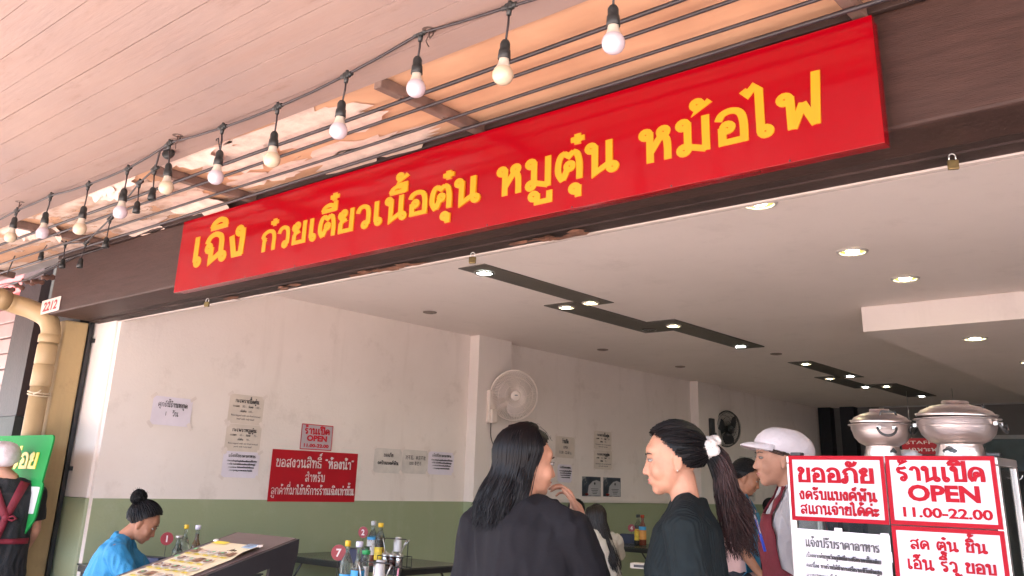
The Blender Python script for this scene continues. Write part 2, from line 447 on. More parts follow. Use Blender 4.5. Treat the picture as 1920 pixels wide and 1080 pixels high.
opp = thing('bounce_building', 'unseen pale row of shophouses added across the street behind the viewer', 'building', (0, -15, 0))  # out of view, added to throw light into the shop; low to admit sky
bm = bmesh.new(); box(bm, (-40, -6, -.05), (40, 0, 3.6)); obj('wall', bm, M('opposite_wall', (0.62, 0.56, 0.52), 0.8, 0.1, 2), opp)
bm = bmesh.new()
for k in range(20): box(bm, (-38 + k * 4, .002, .2), (-35 + k * 4, .06, 2.8))
obj('shutters', bm, M('opposite_shutter', (0.35, 0.33, 0.33), 0.6), opp)
# ---- the shop: walls, beam, ceiling
m_wall = plaster('wall_paint', (0.83, 0.74, 0.685), (0.47, 0.38, 0.31), 0.7)
m_green = plaster('green_dado', (0.305, 0.345, 0.205), (0.42, 0.43, 0.31), 0.7, 0.45)
m_ceil = plaster('ceiling_paint', (0.82, 0.72, 0.67), (0.55, 0.47, 0.42), 0.6)
m_white = plaster('white_trim', (0.76, 0.68, 0.63), (0.5, 0.42, 0.36), 0.4)
m_yel = plaster('yellow_paint', (0.46, 0.33, 0.16), (0.14, 0.09, 0.05), 1.0)
m_beam = M('beam_brown', (0.046, 0.0235, 0.019), 0.55, 0.2, 5, 0.25, 30, stretch=(1.2, 1.2, 14), col2=(0.058, 0.032, 0.027), thresh=(1.3, 0.5, 0.75), spec=.25)
m_dark = M('dark_brown', (0.036, 0.021, 0.018), 0.6, 0.3, 6, 0.2, spec=.3)
m_blk = M('black_steel', (0.018, 0.018, 0.02), 0.4, 0.2, 10, 0.05)

shop = thing('shop_building', 'open fronted noodle shop with white walls over a green dado and a brown front beam', 'building', (0, 0, 0))
bm = bmesh.new(); box(bm, (WX - 0.3, 3.12, FL), (WX, 16.5, 3.3)); obj('side_wall', bm, m_wall, shop)
bm = bmesh.new(); box(bm, (4.5, 2.8, FL), (4.7, 16.5, 3.3)); obj('side_wall', bm, M('unseen_wall_brown', (0.22, 0.17, 0.14), 0.6, 0.15, 3), shop)  # unseen right wall, set wide and dark to steer the light deep inside
bm = bmesh.new(); box(bm, (WX - 0.3, 16.502, FL), (4.7, 16.7, 3.3)); obj('back_wall', bm, M('back_wall_grey', (0.16, 0.145, 0.135), 0.8, 0.1, 3), shop)
# green paint on the lower wall
bm = bmesh.new(); box(bm, (WX, 3.125, FL), (WX + 0.003, 6.949, 1.318)); box(bm, (WX, 7.49, FL), (WX + 0.003, 11.66, 1.318)); box(bm, (WX, 12.33, FL), (WX + 0.003, 16.5, 1.318))
obj('dado', bm, m_green, shop)
bm = bmesh.new(); box(bm, (WX, 7.49, 1.322), (WX + 0.02, 11.66, 1.35)); obj('dado_rail', bm, m_white, shop)
# pilasters along the wall
for y0, y1, px in ((6.95, 7.485, -6.40), (11.66, 12.32, -6.40)):
    bm = bmesh.new(); box(bm, (WX - 0.01, y0, 1.318), (px, y1, CZ), bevel=0.006); p = obj('pilaster', bm, m_white, shop)
    bm = bmesh.new(); box(bm, (WX - 0.01, y0 - 0.002, FL), (px + 0.002, y1 + 0.002, 1.317)); obj('pilaster_dado', bm, m_green, p)
# front pilaster: white return, black shutter channel, yellow column
bm = bmesh.new(); box(bm, (-6.93, 3.10, 1.318), (-6.575, 3.45, 2.95), bevel=0.006); p = obj('front_pilaster', bm, m_wall, shop)
bm = bmesh.new(); box(bm, (-6.932, 3.098, FL), (-6.573, 3.452, 1.317), bevel=0.006); obj('pilaster_dado', bm, m_green, p)
bm = bmesh.new(); box(bm, (-7.0, 3.052, FL), (-6.888, 3.080, 2.588)); box(bm, (-7.0, 3.081, FL), (-6.93, 3.096, 2.588)); ch = obj('shutter_channel', bm, m_blk, shop)
bm = bmesh.new(); box(bm, (-6.90, 3.078, 1.50), (-6.865, 3.10, 1.53)); box(bm, (-6.90, 3.078, 2.44), (-6.865, 3.10, 2.47)); obj('latch', bm, m_blk, ch)
bm = bmesh.new(); box(bm, (-7.28, 2.875, 0.08), (-6.9, 3.050, 2.586), bevel=0.012); obj('column', bm, m_yel, shop)
# white ceiling and its front lip
bm = bmesh.new(); box(bm, (WX - 0.02, 3.15, CZ), (4.55, 16.5, CZ + 0.1)); ce = obj('ceiling', bm, m_ceil, shop)
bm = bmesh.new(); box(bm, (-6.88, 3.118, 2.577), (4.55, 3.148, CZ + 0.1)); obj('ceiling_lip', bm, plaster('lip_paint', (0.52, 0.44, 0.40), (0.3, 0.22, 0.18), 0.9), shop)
bm = bmesh.new(); box(bm, (-2.555, 7.5, 2.80), (4.55, 16.4, CZ - 0.001), bevel=0.004); obj('dropped_ceiling', bm, m_ceil, shop)
# brown front beam with a rounded left end, trim band and shutter slot
bm = bmesh.new(); box(bm, (-6.83, D, 2.588), (5.2, 2.96, 3.0), bevel=0.012); be = obj('front_beam', bm, m_beam, shop)
bm = bmesh.new(); box(bm, (-6.80, D - 0.012, 3.002), (5.2, 2.95, 3.035), bevel=0.004); obj('beam_trim', bm, m_dark, be)
bm = bmesh.new(); box(bm, (-6.85, 2.962, 2.592), (5.2, 3.02, 2.99)); box(bm, (-6.85, 3.022, 2.584), (5.2, 3.116, 2.99)); obj('shutter_slot', bm, m_dark, be)
m_rust = M('rust', (0.16, 0.07, 0.04), 0.85, 0.4, 20, 0.5, 60)
random.seed(4)
bm = bmesh.new()
for px in (690, 760, 1010, 1060, 560, 430):
    q = onZ(px, 548 - (px - 500) * 0.186, 2.583)
    for k in range(5):
        x = q.x + random.uniform(-.12, .12); w = random.uniform(.03, .10); y = 3.05 + random.uniform(-.02, .04)
        v = [bm.verts.new((x + w * cos(a) * random.uniform(.6, 1.2), y + .02 * sin(a) * random.uniform(.6, 1.3), 2.578 - random.uniform(0, .01))) for a in [i * pi / 4 for i in range(8)]]
        bm.faces.new(v)
obj('rust_flakes', bm, m_rust, be)
# back of the shop
bm = bmesh.new(); box(bm, (-6.5, 16.3, FL), (-6.28, 16.5, CZ)); box(bm, (-6.1, 16.3, FL), (-5.85, 16.5, CZ)); obj('back_column', bm, M('near_black', (0.006, 0.006, 0.009), 0.5, 0.2), shop)
bm = bmesh.new()
box(bm, (-5.45, 16.44, 2.99), (2.0, 16.5, 3.01 - .002)); box(bm, (-5.45, 16.44, 1.3), (-5.38, 16.5, 2.988)); box(bm, (-4.1, 16.44, 2.5), (-4.04, 16.5, 2.988)); box(bm, (-4.0, 16.42, 2.44), (2.0, 16.5, 2.5))
obj('partition_frame', bm, M('frame_grey', (0.42, 0.40, 0.38), 0.6, 0.1), shop)
bm = bmesh.new(); box(bm, (-4.0, 16.46, 1.95), (1.9, 16.5, 2.436)); obj('partition_window', bm, M('teal_glass', (0.05, 0.085, 0.09), 0.2, 0.2), shop)
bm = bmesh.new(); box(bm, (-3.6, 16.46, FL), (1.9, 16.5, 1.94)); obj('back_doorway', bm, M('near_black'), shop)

bm = bmesh.new(); box(bm, (-7.3, 2.73, 3.205), (5.2, 16.8, 6.2)); obj('upper_storey_sun_block', bm, m_white, shop)  # unseen block, added so no sun leaks in above the ceiling
# ---- canopy in front of the shop
def board_mat():
    m = bpy.data.materials.new('pink_boards'); m.use_nodes = True
    nt = m.node_tree; N = nt.nodes; L = nt.links; b = N['Principled BSDF']; g = N.new('ShaderNodeNewGeometry')
    def nz(s, st, d=6, ro=.6):
        mp = N.new('ShaderNodeMapping'); mp.inputs['Scale'].default_value = st; L.new(g.outputs['Position'], mp.inputs[0])
        n = N.new('ShaderNodeTexNoise'); n.inputs['Scale'].default_value = s; n.inputs['Detail'].default_value = d; n.inputs['Roughness'].default_value = ro
        L.new(mp.outputs[0], n.inputs['Vector']); return n
    prev = None
    for n, a, c, f, col in ((nz(1.2, (1, 1, 1)), .35, .7, .8, (.34, .24, .20)), (nz(1.4, (1, 9, 1), 8), .46, .74, .75, (.295, .198, .165)),
                            (nz(2.6, (1, 5, 1), 10, .75), .57, .70, .6, (.20, .125, .10)), (nz(7, (1, 4, 1), 9, .8), .70, .73, .7, (.44, .33, .24)),
                            (nz(16, (1, 1, 1), 5), .72, .76, .5, (.25, .15, .12))):
        r = N.new('ShaderNodeValToRGB'); r.color_ramp.elements[0].position = a; r.color_ramp.elements[1].position = c; L.new(n.outputs[0], r.inputs[0])
        mu = N.new('ShaderNodeMath'); mu.operation = 'MULTIPLY'; mu.inputs[1].default_value = f; L.new(r.outputs[0], mu.inputs[0])
        mx = N.new('ShaderNodeMix'); mx.data_type = 'RGBA'; L.new(mu.outputs[0], mx.inputs[0])
        if prev is None: mx.inputs[6].default_value = (.275, .20, .178, 1)
        else: L.new(prev, mx.inputs[6])
        mx.inputs[7].default_value = (*col, 1); prev = mx.outputs[2]
    L.new(prev, b.inputs['Base Color']); b.inputs['Roughness'].default_value = .6
    n = nz(5, (1, 8, 1)); bp = N.new('ShaderNodeBump'); bp.inputs['Strength'].default_value = .25; bp.inputs['Distance'].default_value = .006
    L.new(n.outputs[0], bp.inputs['Height']); L.new(bp.outputs[0], b.inputs['Normal'])
    return m
m_boards = board_mat()
def peel_mat():
    m = bpy.data.materials.new('peeling_paint'); m.use_nodes = True
    nt = m.node_tree; N = nt.nodes; L = nt.links; b = N['Principled BSDF']; g = N.new('ShaderNodeNewGeometry')
    n = N.new('ShaderNodeTexNoise'); n.inputs['Scale'].default_value = 2.2; n.inputs['Detail'].default_value = 9; n.inputs['Roughness'].default_value = .62
    mp = N.new('ShaderNodeMapping'); mp.inputs['Scale'].default_value = (.8, 1.6, 1); L.new(g.outputs['Position'], mp.inputs[0]); L.new(mp.outputs[0], n.inputs['Vector'])
    # paint has let go mostly beyond x = -2.6
    sx = N.new('ShaderNodeSeparateXYZ'); L.new(g.outputs['Position'], sx.inputs[0])
    mr = N.new('ShaderNodeMapRange'); mr.inputs[1].default_value = -4.6; mr.inputs[2].default_value = -2.2; mr.inputs[3].default_value = .06; mr.inputs[4].default_value = -.20
    L.new(sx.outputs[0], mr.inputs[0])
    ad = N.new('ShaderNodeMath'); L.new(n.outputs[0], ad.inputs[0]); L.new(mr.outputs[0], ad.inputs[1])
    r = N.new('ShaderNodeValToRGB'); r.color_ramp.elements[0].position = .555; r.color_ramp.elements[1].position = .565; L.new(ad.outputs[0], r.inputs[0])
    n2 = N.new('ShaderNodeTexNoise'); n2.inputs['Scale'].default_value = 3; n2.inputs['Detail'].default_value = 8; L.new(mp.outputs[0], n2.inputs['Vector'])
    r2 = N.new('ShaderNodeValToRGB'); r2.color_ramp.elements[0].position = .3; r2.color_ramp.elements[1].position = .72
    r2.color_ramp.elements[0].color = (.48, .265, .155, 1); r2.color_ramp.elements[1].color = (.64, .375, .225, 1); L.new(n2.outputs[0], r2.inputs[0])
    n3 = N.new('ShaderNodeTexNoise'); n3.inputs['Scale'].default_value = 9; n3.inputs['Detail'].default_value = 9; L.new(mp.outputs[0], n3.inputs['Vector'])
    r3 = N.new('ShaderNodeValToRGB'); r3.color_ramp.elements[0].position = .35; r3.color_ramp.elements[1].position = .6
    r3.color_ramp.elements[0].color = (.44, .28, .20, 1); r3.color_ramp.elements[1].color = (.70, .545, .45, 1); L.new(n3.outputs[0], r3.inputs[0])
    mx = N.new('ShaderNodeMix'); mx.data_type = 'RGBA'; L.new(r.outputs[0], mx.inputs[0]); L.new(r2.outputs[0], mx.inputs[6]); L.new(r3.outputs[0], mx.inputs[7])
    L.new(mx.outputs[2], b.inputs['Base Color']); b.inputs['Roughness'].default_value = .75
    bp = N.new('ShaderNodeBump'); bp.inputs['Strength'].default_value = .8; bp.inputs['Distance'].default_value = .012
    L.new(r.outputs[0], bp.inputs['Height']); L.new(bp.outputs[0], b.inputs['Normal'])
    return m
canopy = thing('canopy', 'pink boarded canopy over the pavement with a strip of peeling orange soffit against the beam', 'canopy', (0, 0, 0))
bm = bmesh.new()                       # tongue and groove boards with a chamfered joint
y = -0.994; zb = 3.012; RB = random.Random(2); BW = 0.128
while y < 2.06:
    y1 = min(y + BW, 2.088)
    dz = RB.uniform(-.0015, .0015); g_ = RB.choice((.0015, .002, .003, .0045)); prof = [(y, zb + .014), (y + g_, zb + .014), (y + g_ + .0003, zb + dz), (y1 - .0003, zb + dz), (y1, zb + .014)]
    for k in range(len(prof) - 1):
        a, b2 = prof[k], prof[k+1]
        bm.faces.new([bm.verts.new(p) for p in ((-14, a[0], a[1]), (6, a[0], a[1]), (6, b2[0], b2[1]), (-14, b2[0], b2[1]))])
    y += BW
bm.faces.new([bm.verts.new(p) for p in ((-14, 2.088, zb + .01), (6, 2.088, zb + .01), (6, 2.088, zb + .06), (-14, 2.088, zb + .06))])
obj('board_ceiling', bm, m_boards, canopy)
bm = bmesh.new(); box(bm, (-14, 2.07, 3.036), (6, 2.72, 3.07)); obj('soffit', bm, peel_mat(), canopy)
bm = bmesh.new(); box(bm, (-14, -1.05, 3.08), (6, 2.9, 3.2)); obj('canopy_roof', bm, M('roof_grey', (0.3, 0.28, 0.27), 0.8), canopy)
bm = bmesh.new(); box(bm, (-14, -1.09, 2.95), (6, -1.0, 3.25)); obj('fascia', bm, M('fascia_pink', (0.5, 0.36, 0.32), 0.7), canopy)
# curled sheets of loose paint
m_flake = M('paint_flake', (0.66, 0.50, 0.42), 0.7, 0.15, 15, 0.3, 40)
random.seed(11)
def flake(px, py, w, h, drop, seed):
    """an irregular torn sheet of paint, stuck along one edge and curling down at the other"""
    rnd = random.Random(seed); q = onZ(px, py, 3.03); bm = bmesh.new(); n = 40; rings = []
    rim = [.5 + .45 * noise.noise((cos(2*pi*k/n) * 1.3, sin(2*pi*k/n) * 1.3, seed)) + .22 * noise.noise((cos(2*pi*k/n) * 5, sin(2*pi*k/n) * 5, seed + 9)) for k in range(n)]
    def pt(a, r):
        u, v = cos(a) * r, sin(a) * r
        z = 3.0335 - max(0, v + .12) ** 1.6 * drop * 1.8 * (1 + .7 * noise.noise((u * 3, seed, 1))) - .002
        return bm.verts.new((q.x + u * w, q.y + v * h, z))
    for f in (.25, .5, .75, 1.0): rings.append([pt(2*pi*k/n, rim[k] * f * 1.15) for k in range(n)])
    c = pt(0, 0)
    for k in range(n): bm.faces.new((c, rings[0][k], rings[0][(k+1) % n]))
    for A, B in zip(rings, rings[1:]):
        for k in range(n): bm.faces.new((A[k], B[k], B[(k+1) % n], A[(k+1) % n]))
    return bm
for i, a in enumerate(((368, 375, .42, .17, .05), (330, 300, .5, .16, .03), (215, 345, .35, .14, .06), (185, 356, .2, .1, .06), (650, 290, .8, .15, .012),
                       (730, 270, .6, .12, .012), (255, 425, .5, .13, .03), (95, 425, .12, .12, .05), (60, 440, .14, .10, .05), (570, 232, .7, .26, .012), (500, 330, .5, .14, .012), (420, 290, .5, .2, .02), (30, 425, .3, .2, .1))):
    obj('paint_flake', flake(*a, seed=i * 3.7), m_flake, canopy, smooth=True)
# steel struts from the boards to the beam
m_strut = M('strut_brown', (0.16, 0.10, 0.08), 0.6, 0.25, 12, 0.2)
for x in (-0.83, -2.52, -4.27, -6.04, -7.75):
    bm = bmesh.new(); box(bm, (x - .022, 2.075, 2.985), (x + .022, 2.75, 3.033), bevel=.004)
    for yy in (2.2, 2.45, 2.6): box(bm, (x - .006, yy - .006, 2.980), (x + .006, yy + .006, 2.986))
    obj('strut', bm, m_strut, canopy)
# conduits along the soffit
m_cable = M('cable_black', (0.022, 0.016, 0.018), 0.45, 0.3, 20)
CONDUIT = ['uppermost', 'second', 'third', 'lowest']
for i, (yy, r) in enumerate(((2.20, .0085), (2.30, .0075), (2.45, .0072), (2.575, .009))):
    bm = bmesh.new(); pts = []
    for k in range(81):
        x = -9 + k * .15
        pts.append((x, yy + .006 * noise.noise((x * .7, i * 5, 0)), 2.972 + .006 * noise.noise((x * .5, i * 9, 3))))
    tube(bm, pts, r, 8)
    tag(obj('conduit', bm, m_cable), '%s of the four black conduits running along the orange soffit' % ('conduit farthest from the sign,' if i == 0 else CONDUIT[i] + ' from the street side' if i < 3 else 'conduit next to the beam,'), 'conduit', 'conduits under the soffit')

# ================================================================== MAIN SIGN
m_red = M('sign_red', (0.245, 0.0005, 0.005), 0.12, 0.08, 1.2, coat=0.0, spec=0.4)
m_redside = M('sign_red_side', (0.17, 0.0015, 0.006), 0.25, 0.1, 2, spec=0.35)
m_gold = M('letter_yellow', (0.55, 0.235, 0.007), 0.35, 0.04)
SX0, SX1, SZ0, SZ1, SY = -4.892, -0.776, 2.521, 2.958, 2.62
mw = plane_matrix(((SX0 + SX1) / 2, SY, SZ0), (1, 0, 0), (0, 0, 1))
W2 = (SX1 - SX0) / 2; SH = SZ1 - SZ0
sign = thing('shop_sign', 'long red acrylic shop sign with yellow Thai letters hung on the brown beam', 'sign', mw=mw)
bm = bmesh.new(); box(bm, (-W2, 0, -0.02), (W2, SH, 0), bevel=0.0008); obj('sign_face', bm, m_red, sign)
bm = bmesh.new(); box(bm, (-W2 + .006, .006, -0.066), (W2 - .006, SH - .006, -0.021)); obj('sign_box', bm, m_redside, sign)
sx = lambda X: X - (SX0 + SX1) / 2
for word, x0, x1, y, h in (('เฉิง', -4.735, -4.185, 2.655, .178), ('ก๋วยเตี๋ยวเนื้อตุ๋น', -4.035, -2.44, 2.643, .118), ('หมูตุ๋น', -2.345, -1.74, 2.637, .128), ('หม้อไฟ', -1.642, -0.935, 2.631, .132)):
    bm = bmesh.new(); thai(bm, word, sx(x0), sx(x1), y - SZ0, h, .168, .003)
    o = obj('lettering', bm, m_gold, sign)
bm = bmesh.new()
for k in range(9): ell(bm, (-W2 + .3 + k * (2 * W2 - .6) / 8, .006, .001), (.004, .004, .003), 8, 6)
obj('screw', bm, m_blk, sign)

# house number plate
m_plate = M('plate_white', (0.66, 0.55, 0.50), 0.5, 0.15, 20)
m_ink = M('plate_red', (0.30, 0.02, 0.03), 0.5, 0.2, 20)
mw = plane_matrix((-6.79, D - .008, 2.653), (1, 0, 0.02), (-0.05, 0, 1))
np_ = thing('house_number_plate', 'small white plate with red number 2212 on the left end of the beam', 'number plate', mw=mw)
bm = bmesh.new(); box(bm, (-.155, -.052, -.006), (.155, .052, 0), bevel=.002); obj('plate', bm, m_plate, np_)
bm = bmesh.new(); latin(bm, '2212', 0, -.033, .066, bold=.035, wide=1.25, t=.0015, slant=.15); obj('lettering', bm, m_ink, np_)

# padlocks under the beam
m_brass = M('brass', (0.20, 0.14, 0.06), 0.4, 0.3, 30, metal=0.8)
m_steel = M('steel', (0.5, 0.48, 0.46), 0.3, 0.15, 20, metal=0.9)
for px, py, lab in ((1787, 308, 'brass padlock hanging under the brown beam right of the red sign'), (886, 487, 'brass padlock hanging under the beam above the grey ceiling panel'), (388, 570, 'brass padlock hanging under the left end of the beam')):
    q = onY(px, py, 3.02)
    t = thing('padlock', lab, 'padlock', (q.x, q.y, q.z), RAD(25), 'padlocks of the shutter'); t.scale = (.78, .78, .78)
    bm = bmesh.new(); box(bm, (-.022, -.010, -.024), (.022, .010, .018), bevel=.004); obj('body', bm, m_brass, t)
    bm = bmesh.new(); tube(bm, [(-.013, 0, .012)] + [(-.013 * cos(a), 0, .035 + .012 * sin(a)) for a in [k * pi / 8 for k in range(9)]] + [(.013, 0, .012)], .0035, 8); obj('shackle', bm, m_steel, t)

# ================================================================== CEILING PANELS AND DOWNLIGHTS
m_panel = M('panel_grey', (0.10, 0.085, 0.07), 0.55, 0.1, 4, 0.1)
def panel(label, rects):
    t = thing('ceiling_panel', label, 'ceiling panel', (rects[0][0], rects[0][1], CZ), 0, 'grey zigzag panels on the ceiling')
    for k, (x0, y0, x1, y1) in enumerate(rects):
        z = CZ - .006 - .003 * k; x, y = rects[0][0], rects[0][1]
        bm = bmesh.new(); box(bm, (x0 - x, y0 - y, z - CZ), (x1 - x, y1 - y, -.0005)); obj('panel', bm, m_panel, t)
panel('near zigzag of grey panels holding lights, starting just behind the beam', [(-4.46, 4.58, -4.20, 6.24), (-4.79, 6.02, -4.462, 7.69), (-4.46, 7.18, -4.16, 9.08)])
panel('far zigzag of dark panels holding lights, deep in the shop', [(-4.47, 10.38, -4.18, 12.15), (-4.76, 11.90, -4.472, 13.4), (-4.47, 13.05, -4.05, 14.9)])
m_trim = M('light_trim', (0.10, 0.09, 0.08), 0.3, 0.2, metal=0.6)
m_wtrim = M('light_trim_pale', (0.5, 0.45, 0.42), 0.4, 0.1)
m_lampw = M('lamp_white', (0.9, 0.9, 0.9), 0.4, 0.0, emit=(0.92, 1.0, 0.95), estr=14)
m_lampy = M('lamp_warm', (0.9, 0.85, 0.6), 0.4, 0.0, emit=(1.0, 0.92, 0.55), estr=12)
m_refl = M('reflector_glow', (0.45, 0.36, 0.08), 0.25, 0.1, emit=(1.0, 0.80, 0.20), estr=0.05)  # lamplight on the reflector is put in as a weak glow of its own
m_lampoff = M('lamp_off', (0.12, 0.11, 0.11), 0.2, 0.3, 20)
def downlight(x, y, z, label, kind='w', grp='lit downlights in the ceiling', r=.072):
    t = thing('downlight', label, 'ceiling light', (x, y, z), 0, grp)
    bm = bmesh.new(); lathe(bm, [(r * .80, -.004), (r * .84, -.012), (r, -.010), (r * 1.06, -.001)], seg=24); obj('trim_ring', bm, m_trim if kind != 'y' else m_wtrim, t)
    bm = bmesh.new(); lathe(bm, [(r * .80, -.004), (r * .55, -.003), (r * .45, -.0025)], seg=24); obj('reflector', bm, {'w': m_lampw, 'y': m_refl, 'o': m_lampoff}[kind], t)
    bm = bmesh.new(); lathe(bm, [(0, -.012), (r * .25, -.011), (r * .42, -.006), (r * .45, -.0025)], seg=20); obj('lamp', bm, {'w': m_lampw, 'y': m_lampy, 'o': m_lampoff}[kind], t)
zp = CZ - .006
for x, y, k, lab in ((-4.38, 4.78, 'w', 'white downlight at the street end of the near grey panel'), (-4.36, 6.12, 'y', 'warm downlight at the inner end of the first near panel'),
    (-4.65, 6.16, 'y', 'warm downlight at the street end of the second near panel'), (-4.64, 7.51, 'o', 'unlit downlight at the inner end of the second near panel'),
    (-4.31, 7.42, 'y', 'warm downlight at the street end of the third near panel'), (-4.35, 8.9, 'w', 'white downlight at the inner end of the third near panel'),
    (-4.32, 10.56, 'y', 'warm downlight at the street end of the far dark panels'), (-4.29, 11.95, 'w', 'white downlight ending the first far dark panel'),
    (-4.61, 12.05, 'y', 'warm downlight at the left corner of the far dark panels'), (-4.55, 13.25, 'w', 'white downlight ending the second far dark panel'),
    (-4.25, 13.23, 'y', 'warm downlight at the start of the last far panel'), (-4.23, 14.79, 'w', 'white downlight at the deepest end of the far dark panels')):
    downlight(x, y, zp - (.003 if x < -4.46 else .006 if (7 < y < 9.1 or y > 13.1) else 0), lab, k)
for x, y, z, lab in ((-1.99, 4.38, CZ, 'yellow downlight half hidden by the beam below the red sign'), (-1.95, 5.66, CZ, 'yellow downlight in the plain white ceiling, middle one of the row'),
    (-1.92, 6.62, CZ, 'yellow downlight in the white ceiling nearest the dropped ceiling'), (-1.88, 8.25, 2.80, 'yellow downlight under the dropped ceiling'), (-1.80, 9.95, 2.80, 'downlight under the dropped ceiling cut by the right edge')):
    downlight(x, y, z, lab, 'y', r=.095)
for x, y, lab in ((-5.91, 5.72, 'round hole cover in the ceiling nearest the beam'), (-5.84, 8.44, 'small ceiling vent above the white wall fan'), (-4.29, 9.66, 'small ceiling disc between the two panel groups'), (-5.81, 10.14, 'small ceiling vent near the second pilaster')):
    bm = bmesh.new(); lathe(bm, [(0, -.004), (.035, -.005), (.045, -.012), (.062, -.008), (.066, 0)], seg=18)
    tag(obj('ceiling_vent', bm, M('vent_grey', (0.22, 0.17, 0.14), 0.6, 0.3, 20), mw=Matrix.Translation((x, y, CZ - .001))), lab, 'vent', 'small discs in the ceiling')

# ================================================================== STRING LIGHTS
m_sock = M('socket_black', (0.020, 0.022, 0.022), 0.45, 0.3, 25, 0.1)
m_neck = M('bulb_neck', (0.52, 0.46, 0.38), 0.4, 0.05)
m_bulbw = M('bulb_cool', (0.50, 0.43, 0.47), 0.25, 0.03)
m_bulby = M('bulb_warm', (0.52, 0.43, 0.31), 0.25, 0.03)
SYB = 1.9
Tj = [(35, 372), (97, 365), (165, 345), (240, 315), (322, 265), (415, 238), (523, 198), (648, 140), (790, 60), (950, 12)]
Bc = [(20, 443), (80, 435), (150, 427), (226, 396), (312, 350), (405, 330), (510, 297), (635, 243), (780, 163), (943, 138)]
T = [onY(*p, SYB) for p in Tj]; T[0].z = 2.965
T.append(V((-1.276, SYB, 2.945))); T.append(V((-.85, SYB, 2.965))); T.append(V((-.42, SYB, 2.99)))
Bz = [onY(*p, SYB).z for p in Bc] + [2.717, 2.745, 2.76]
Bx = [onY(*p, SYB).x for p in Bc] + [-1.276, -.85, -.42]
path = [V((-7.6, SYB, 2.99)), V((-6.4, SYB, 2.93)), V((-5.97, SYB, 2.93))]
for i, t in enumerate(T):
    if i: path.append((T[i-1] + t) / 2 - V((0, 0, .008)))
    path.append(t - V((0, 0, .004)))
path.append(V((.6, SYB, 2.99)))
bm = bmesh.new(); tube(bm, [p + V((0, .004 * noise.noise(p * 3), 0)) for p in path], .0055, 8)
tag(obj('light_cable', bm, m_cable), 'black festoon cable hooked under the pink boards, carrying the white bulbs', 'cable')
for x in (T[4].x + .05, T[8].x + .04, T[0].x + .03):      # hooks in the boards
    bm = bmesh.new()
    tube(bm, [(x, SYB, 3.01), (x, SYB, 2.985), (x + .012, SYB - .006, 2.972), (x + .02, SYB, 2.985), (x + .018, SYB + .004, 2.995)], .003, 6)
    tube(bm, [(x, SYB, 2.99), (x - .02, SYB + .006, 2.978), (x - .004, SYB, 2.955), (x + .01, SYB - .006, 2.94)], .0022, 6)
    lathe(bm, [(0, 0), (.022, -.001), (.026, -.0005)], (x, SYB, 3.0115), 12)
    tag(obj('cable_hook', bm, M('hook_wire', (0.08, 0.05, 0.04), 0.6, 0.3)), 'rusty wire hook holding the festoon cable, %s' % {0: 'beside the round black disc', 1: 'in a dark stain on the boards', 2: 'near the left edge'}[[T[4].x + .05, T[8].x + .04, T[0].x + .03].index(x)], 'hook', 'hooks in the canopy boards')
ORD = ['leftmost bulb of the festoon, cream, under the cable hook', 'second bulb from the left, pinkish white', 'third bulb from the left, cream', 'fourth bulb from the left, pinkish white',
       'cream bulb beside the steel strut, under the round black disc', 'pinkish bulb right of the strut, with a loose wire on its cord', 'cream bulb above the first yellow word of the sign', 'pinkish bulb over the peeling soffit patch',
       'pinkish bulb in front of the middle steel strut', 'cream bulb right of the middle strut', 'large pinkish bulb nearest the right, above the sign', 'bulb above the top edge of the frame', 'bulb farthest right on the festoon']
def socket(bm, x, z, s=1.0):
    lathe(bm, [(0, .045 * s), (.010 * s, .044 * s), (.015 * s, .036 * s), (.0165 * s, .03 * s), (.0165 * s, .01), (.019 * s, .008), (.021 * s, -.022 * s), (.018 * s, -.023 * s), (.016 * s, -.01 * s), (0, -.01 * s)], (x, 0, z), 16)
def tee(bm, c):
    c = V(c); box(bm, c + V((-.018, -.009, -.012)), c + V((.018, .009, .012)), bevel=.005)
    tube(bm, [c + V((-.03, 0, 0)), c + V((.03, 0, 0))], .009, 8); tube(bm, [c, c + V((0, 0, -.032))], [.010, .008], 8)
    tube(bm, [c + V((0, 0, .008)), c + V((0, 0, .02))], [.008, .006], 8)
for i in range(11):
    x, z = Bx[i], Bz[i]; tp = T[i]
    b = thing('festoon_bulb', ORD[i], 'light bulb', (x, SYB, z), 0, 'white bulbs on the festoon cable'); b.rotation_euler = (0, RAD((4, -3, 2, 0, -5, 3, -2, 2, -1, 3, 0)[i]), 0)
    bm = bmesh.new(); tee(bm, (tp.x - x, 0, tp.z - z - .004)); obj('connector', bm, m_sock, b)
    bm = bmesh.new(); tube(bm, [(tp.x - x, 0, tp.z - z - .03), ((tp.x - x) * .6, .003, (tp.z - z) * .6 + .03), (0, 0, .098)], .0038, 8)
    if i == 5: tube(bm, [(0, 0, .11), (-.02, 0, .15), (-.035, 0, .18), (-.05, 0, .178), (-.048, 0, .17)], .003, 6)
    obj('cord', bm, m_cable, b)
    bm = bmesh.new(); socket(bm, 0, .072); obj('socket', bm, m_sock, b)
    bm = bmesh.new(); lathe(bm, [(.0155, .056), (.017, .040), (.021, .026), (.0245, .020)], seg=20); obj('bulb_collar', bm, m_neck, b)
    bm = bmesh.new(); lathe(bm, [(.0245, .020), (.030, .012), (.0335, .001), (.034, -.006), (.032, -.018), (.026, -.028), (.016, -.035), (0, -.038)], seg=24)
    obj('globe', bm, m_bulby if i in (0, 2, 4, 6, 9) else m_bulbw, b)
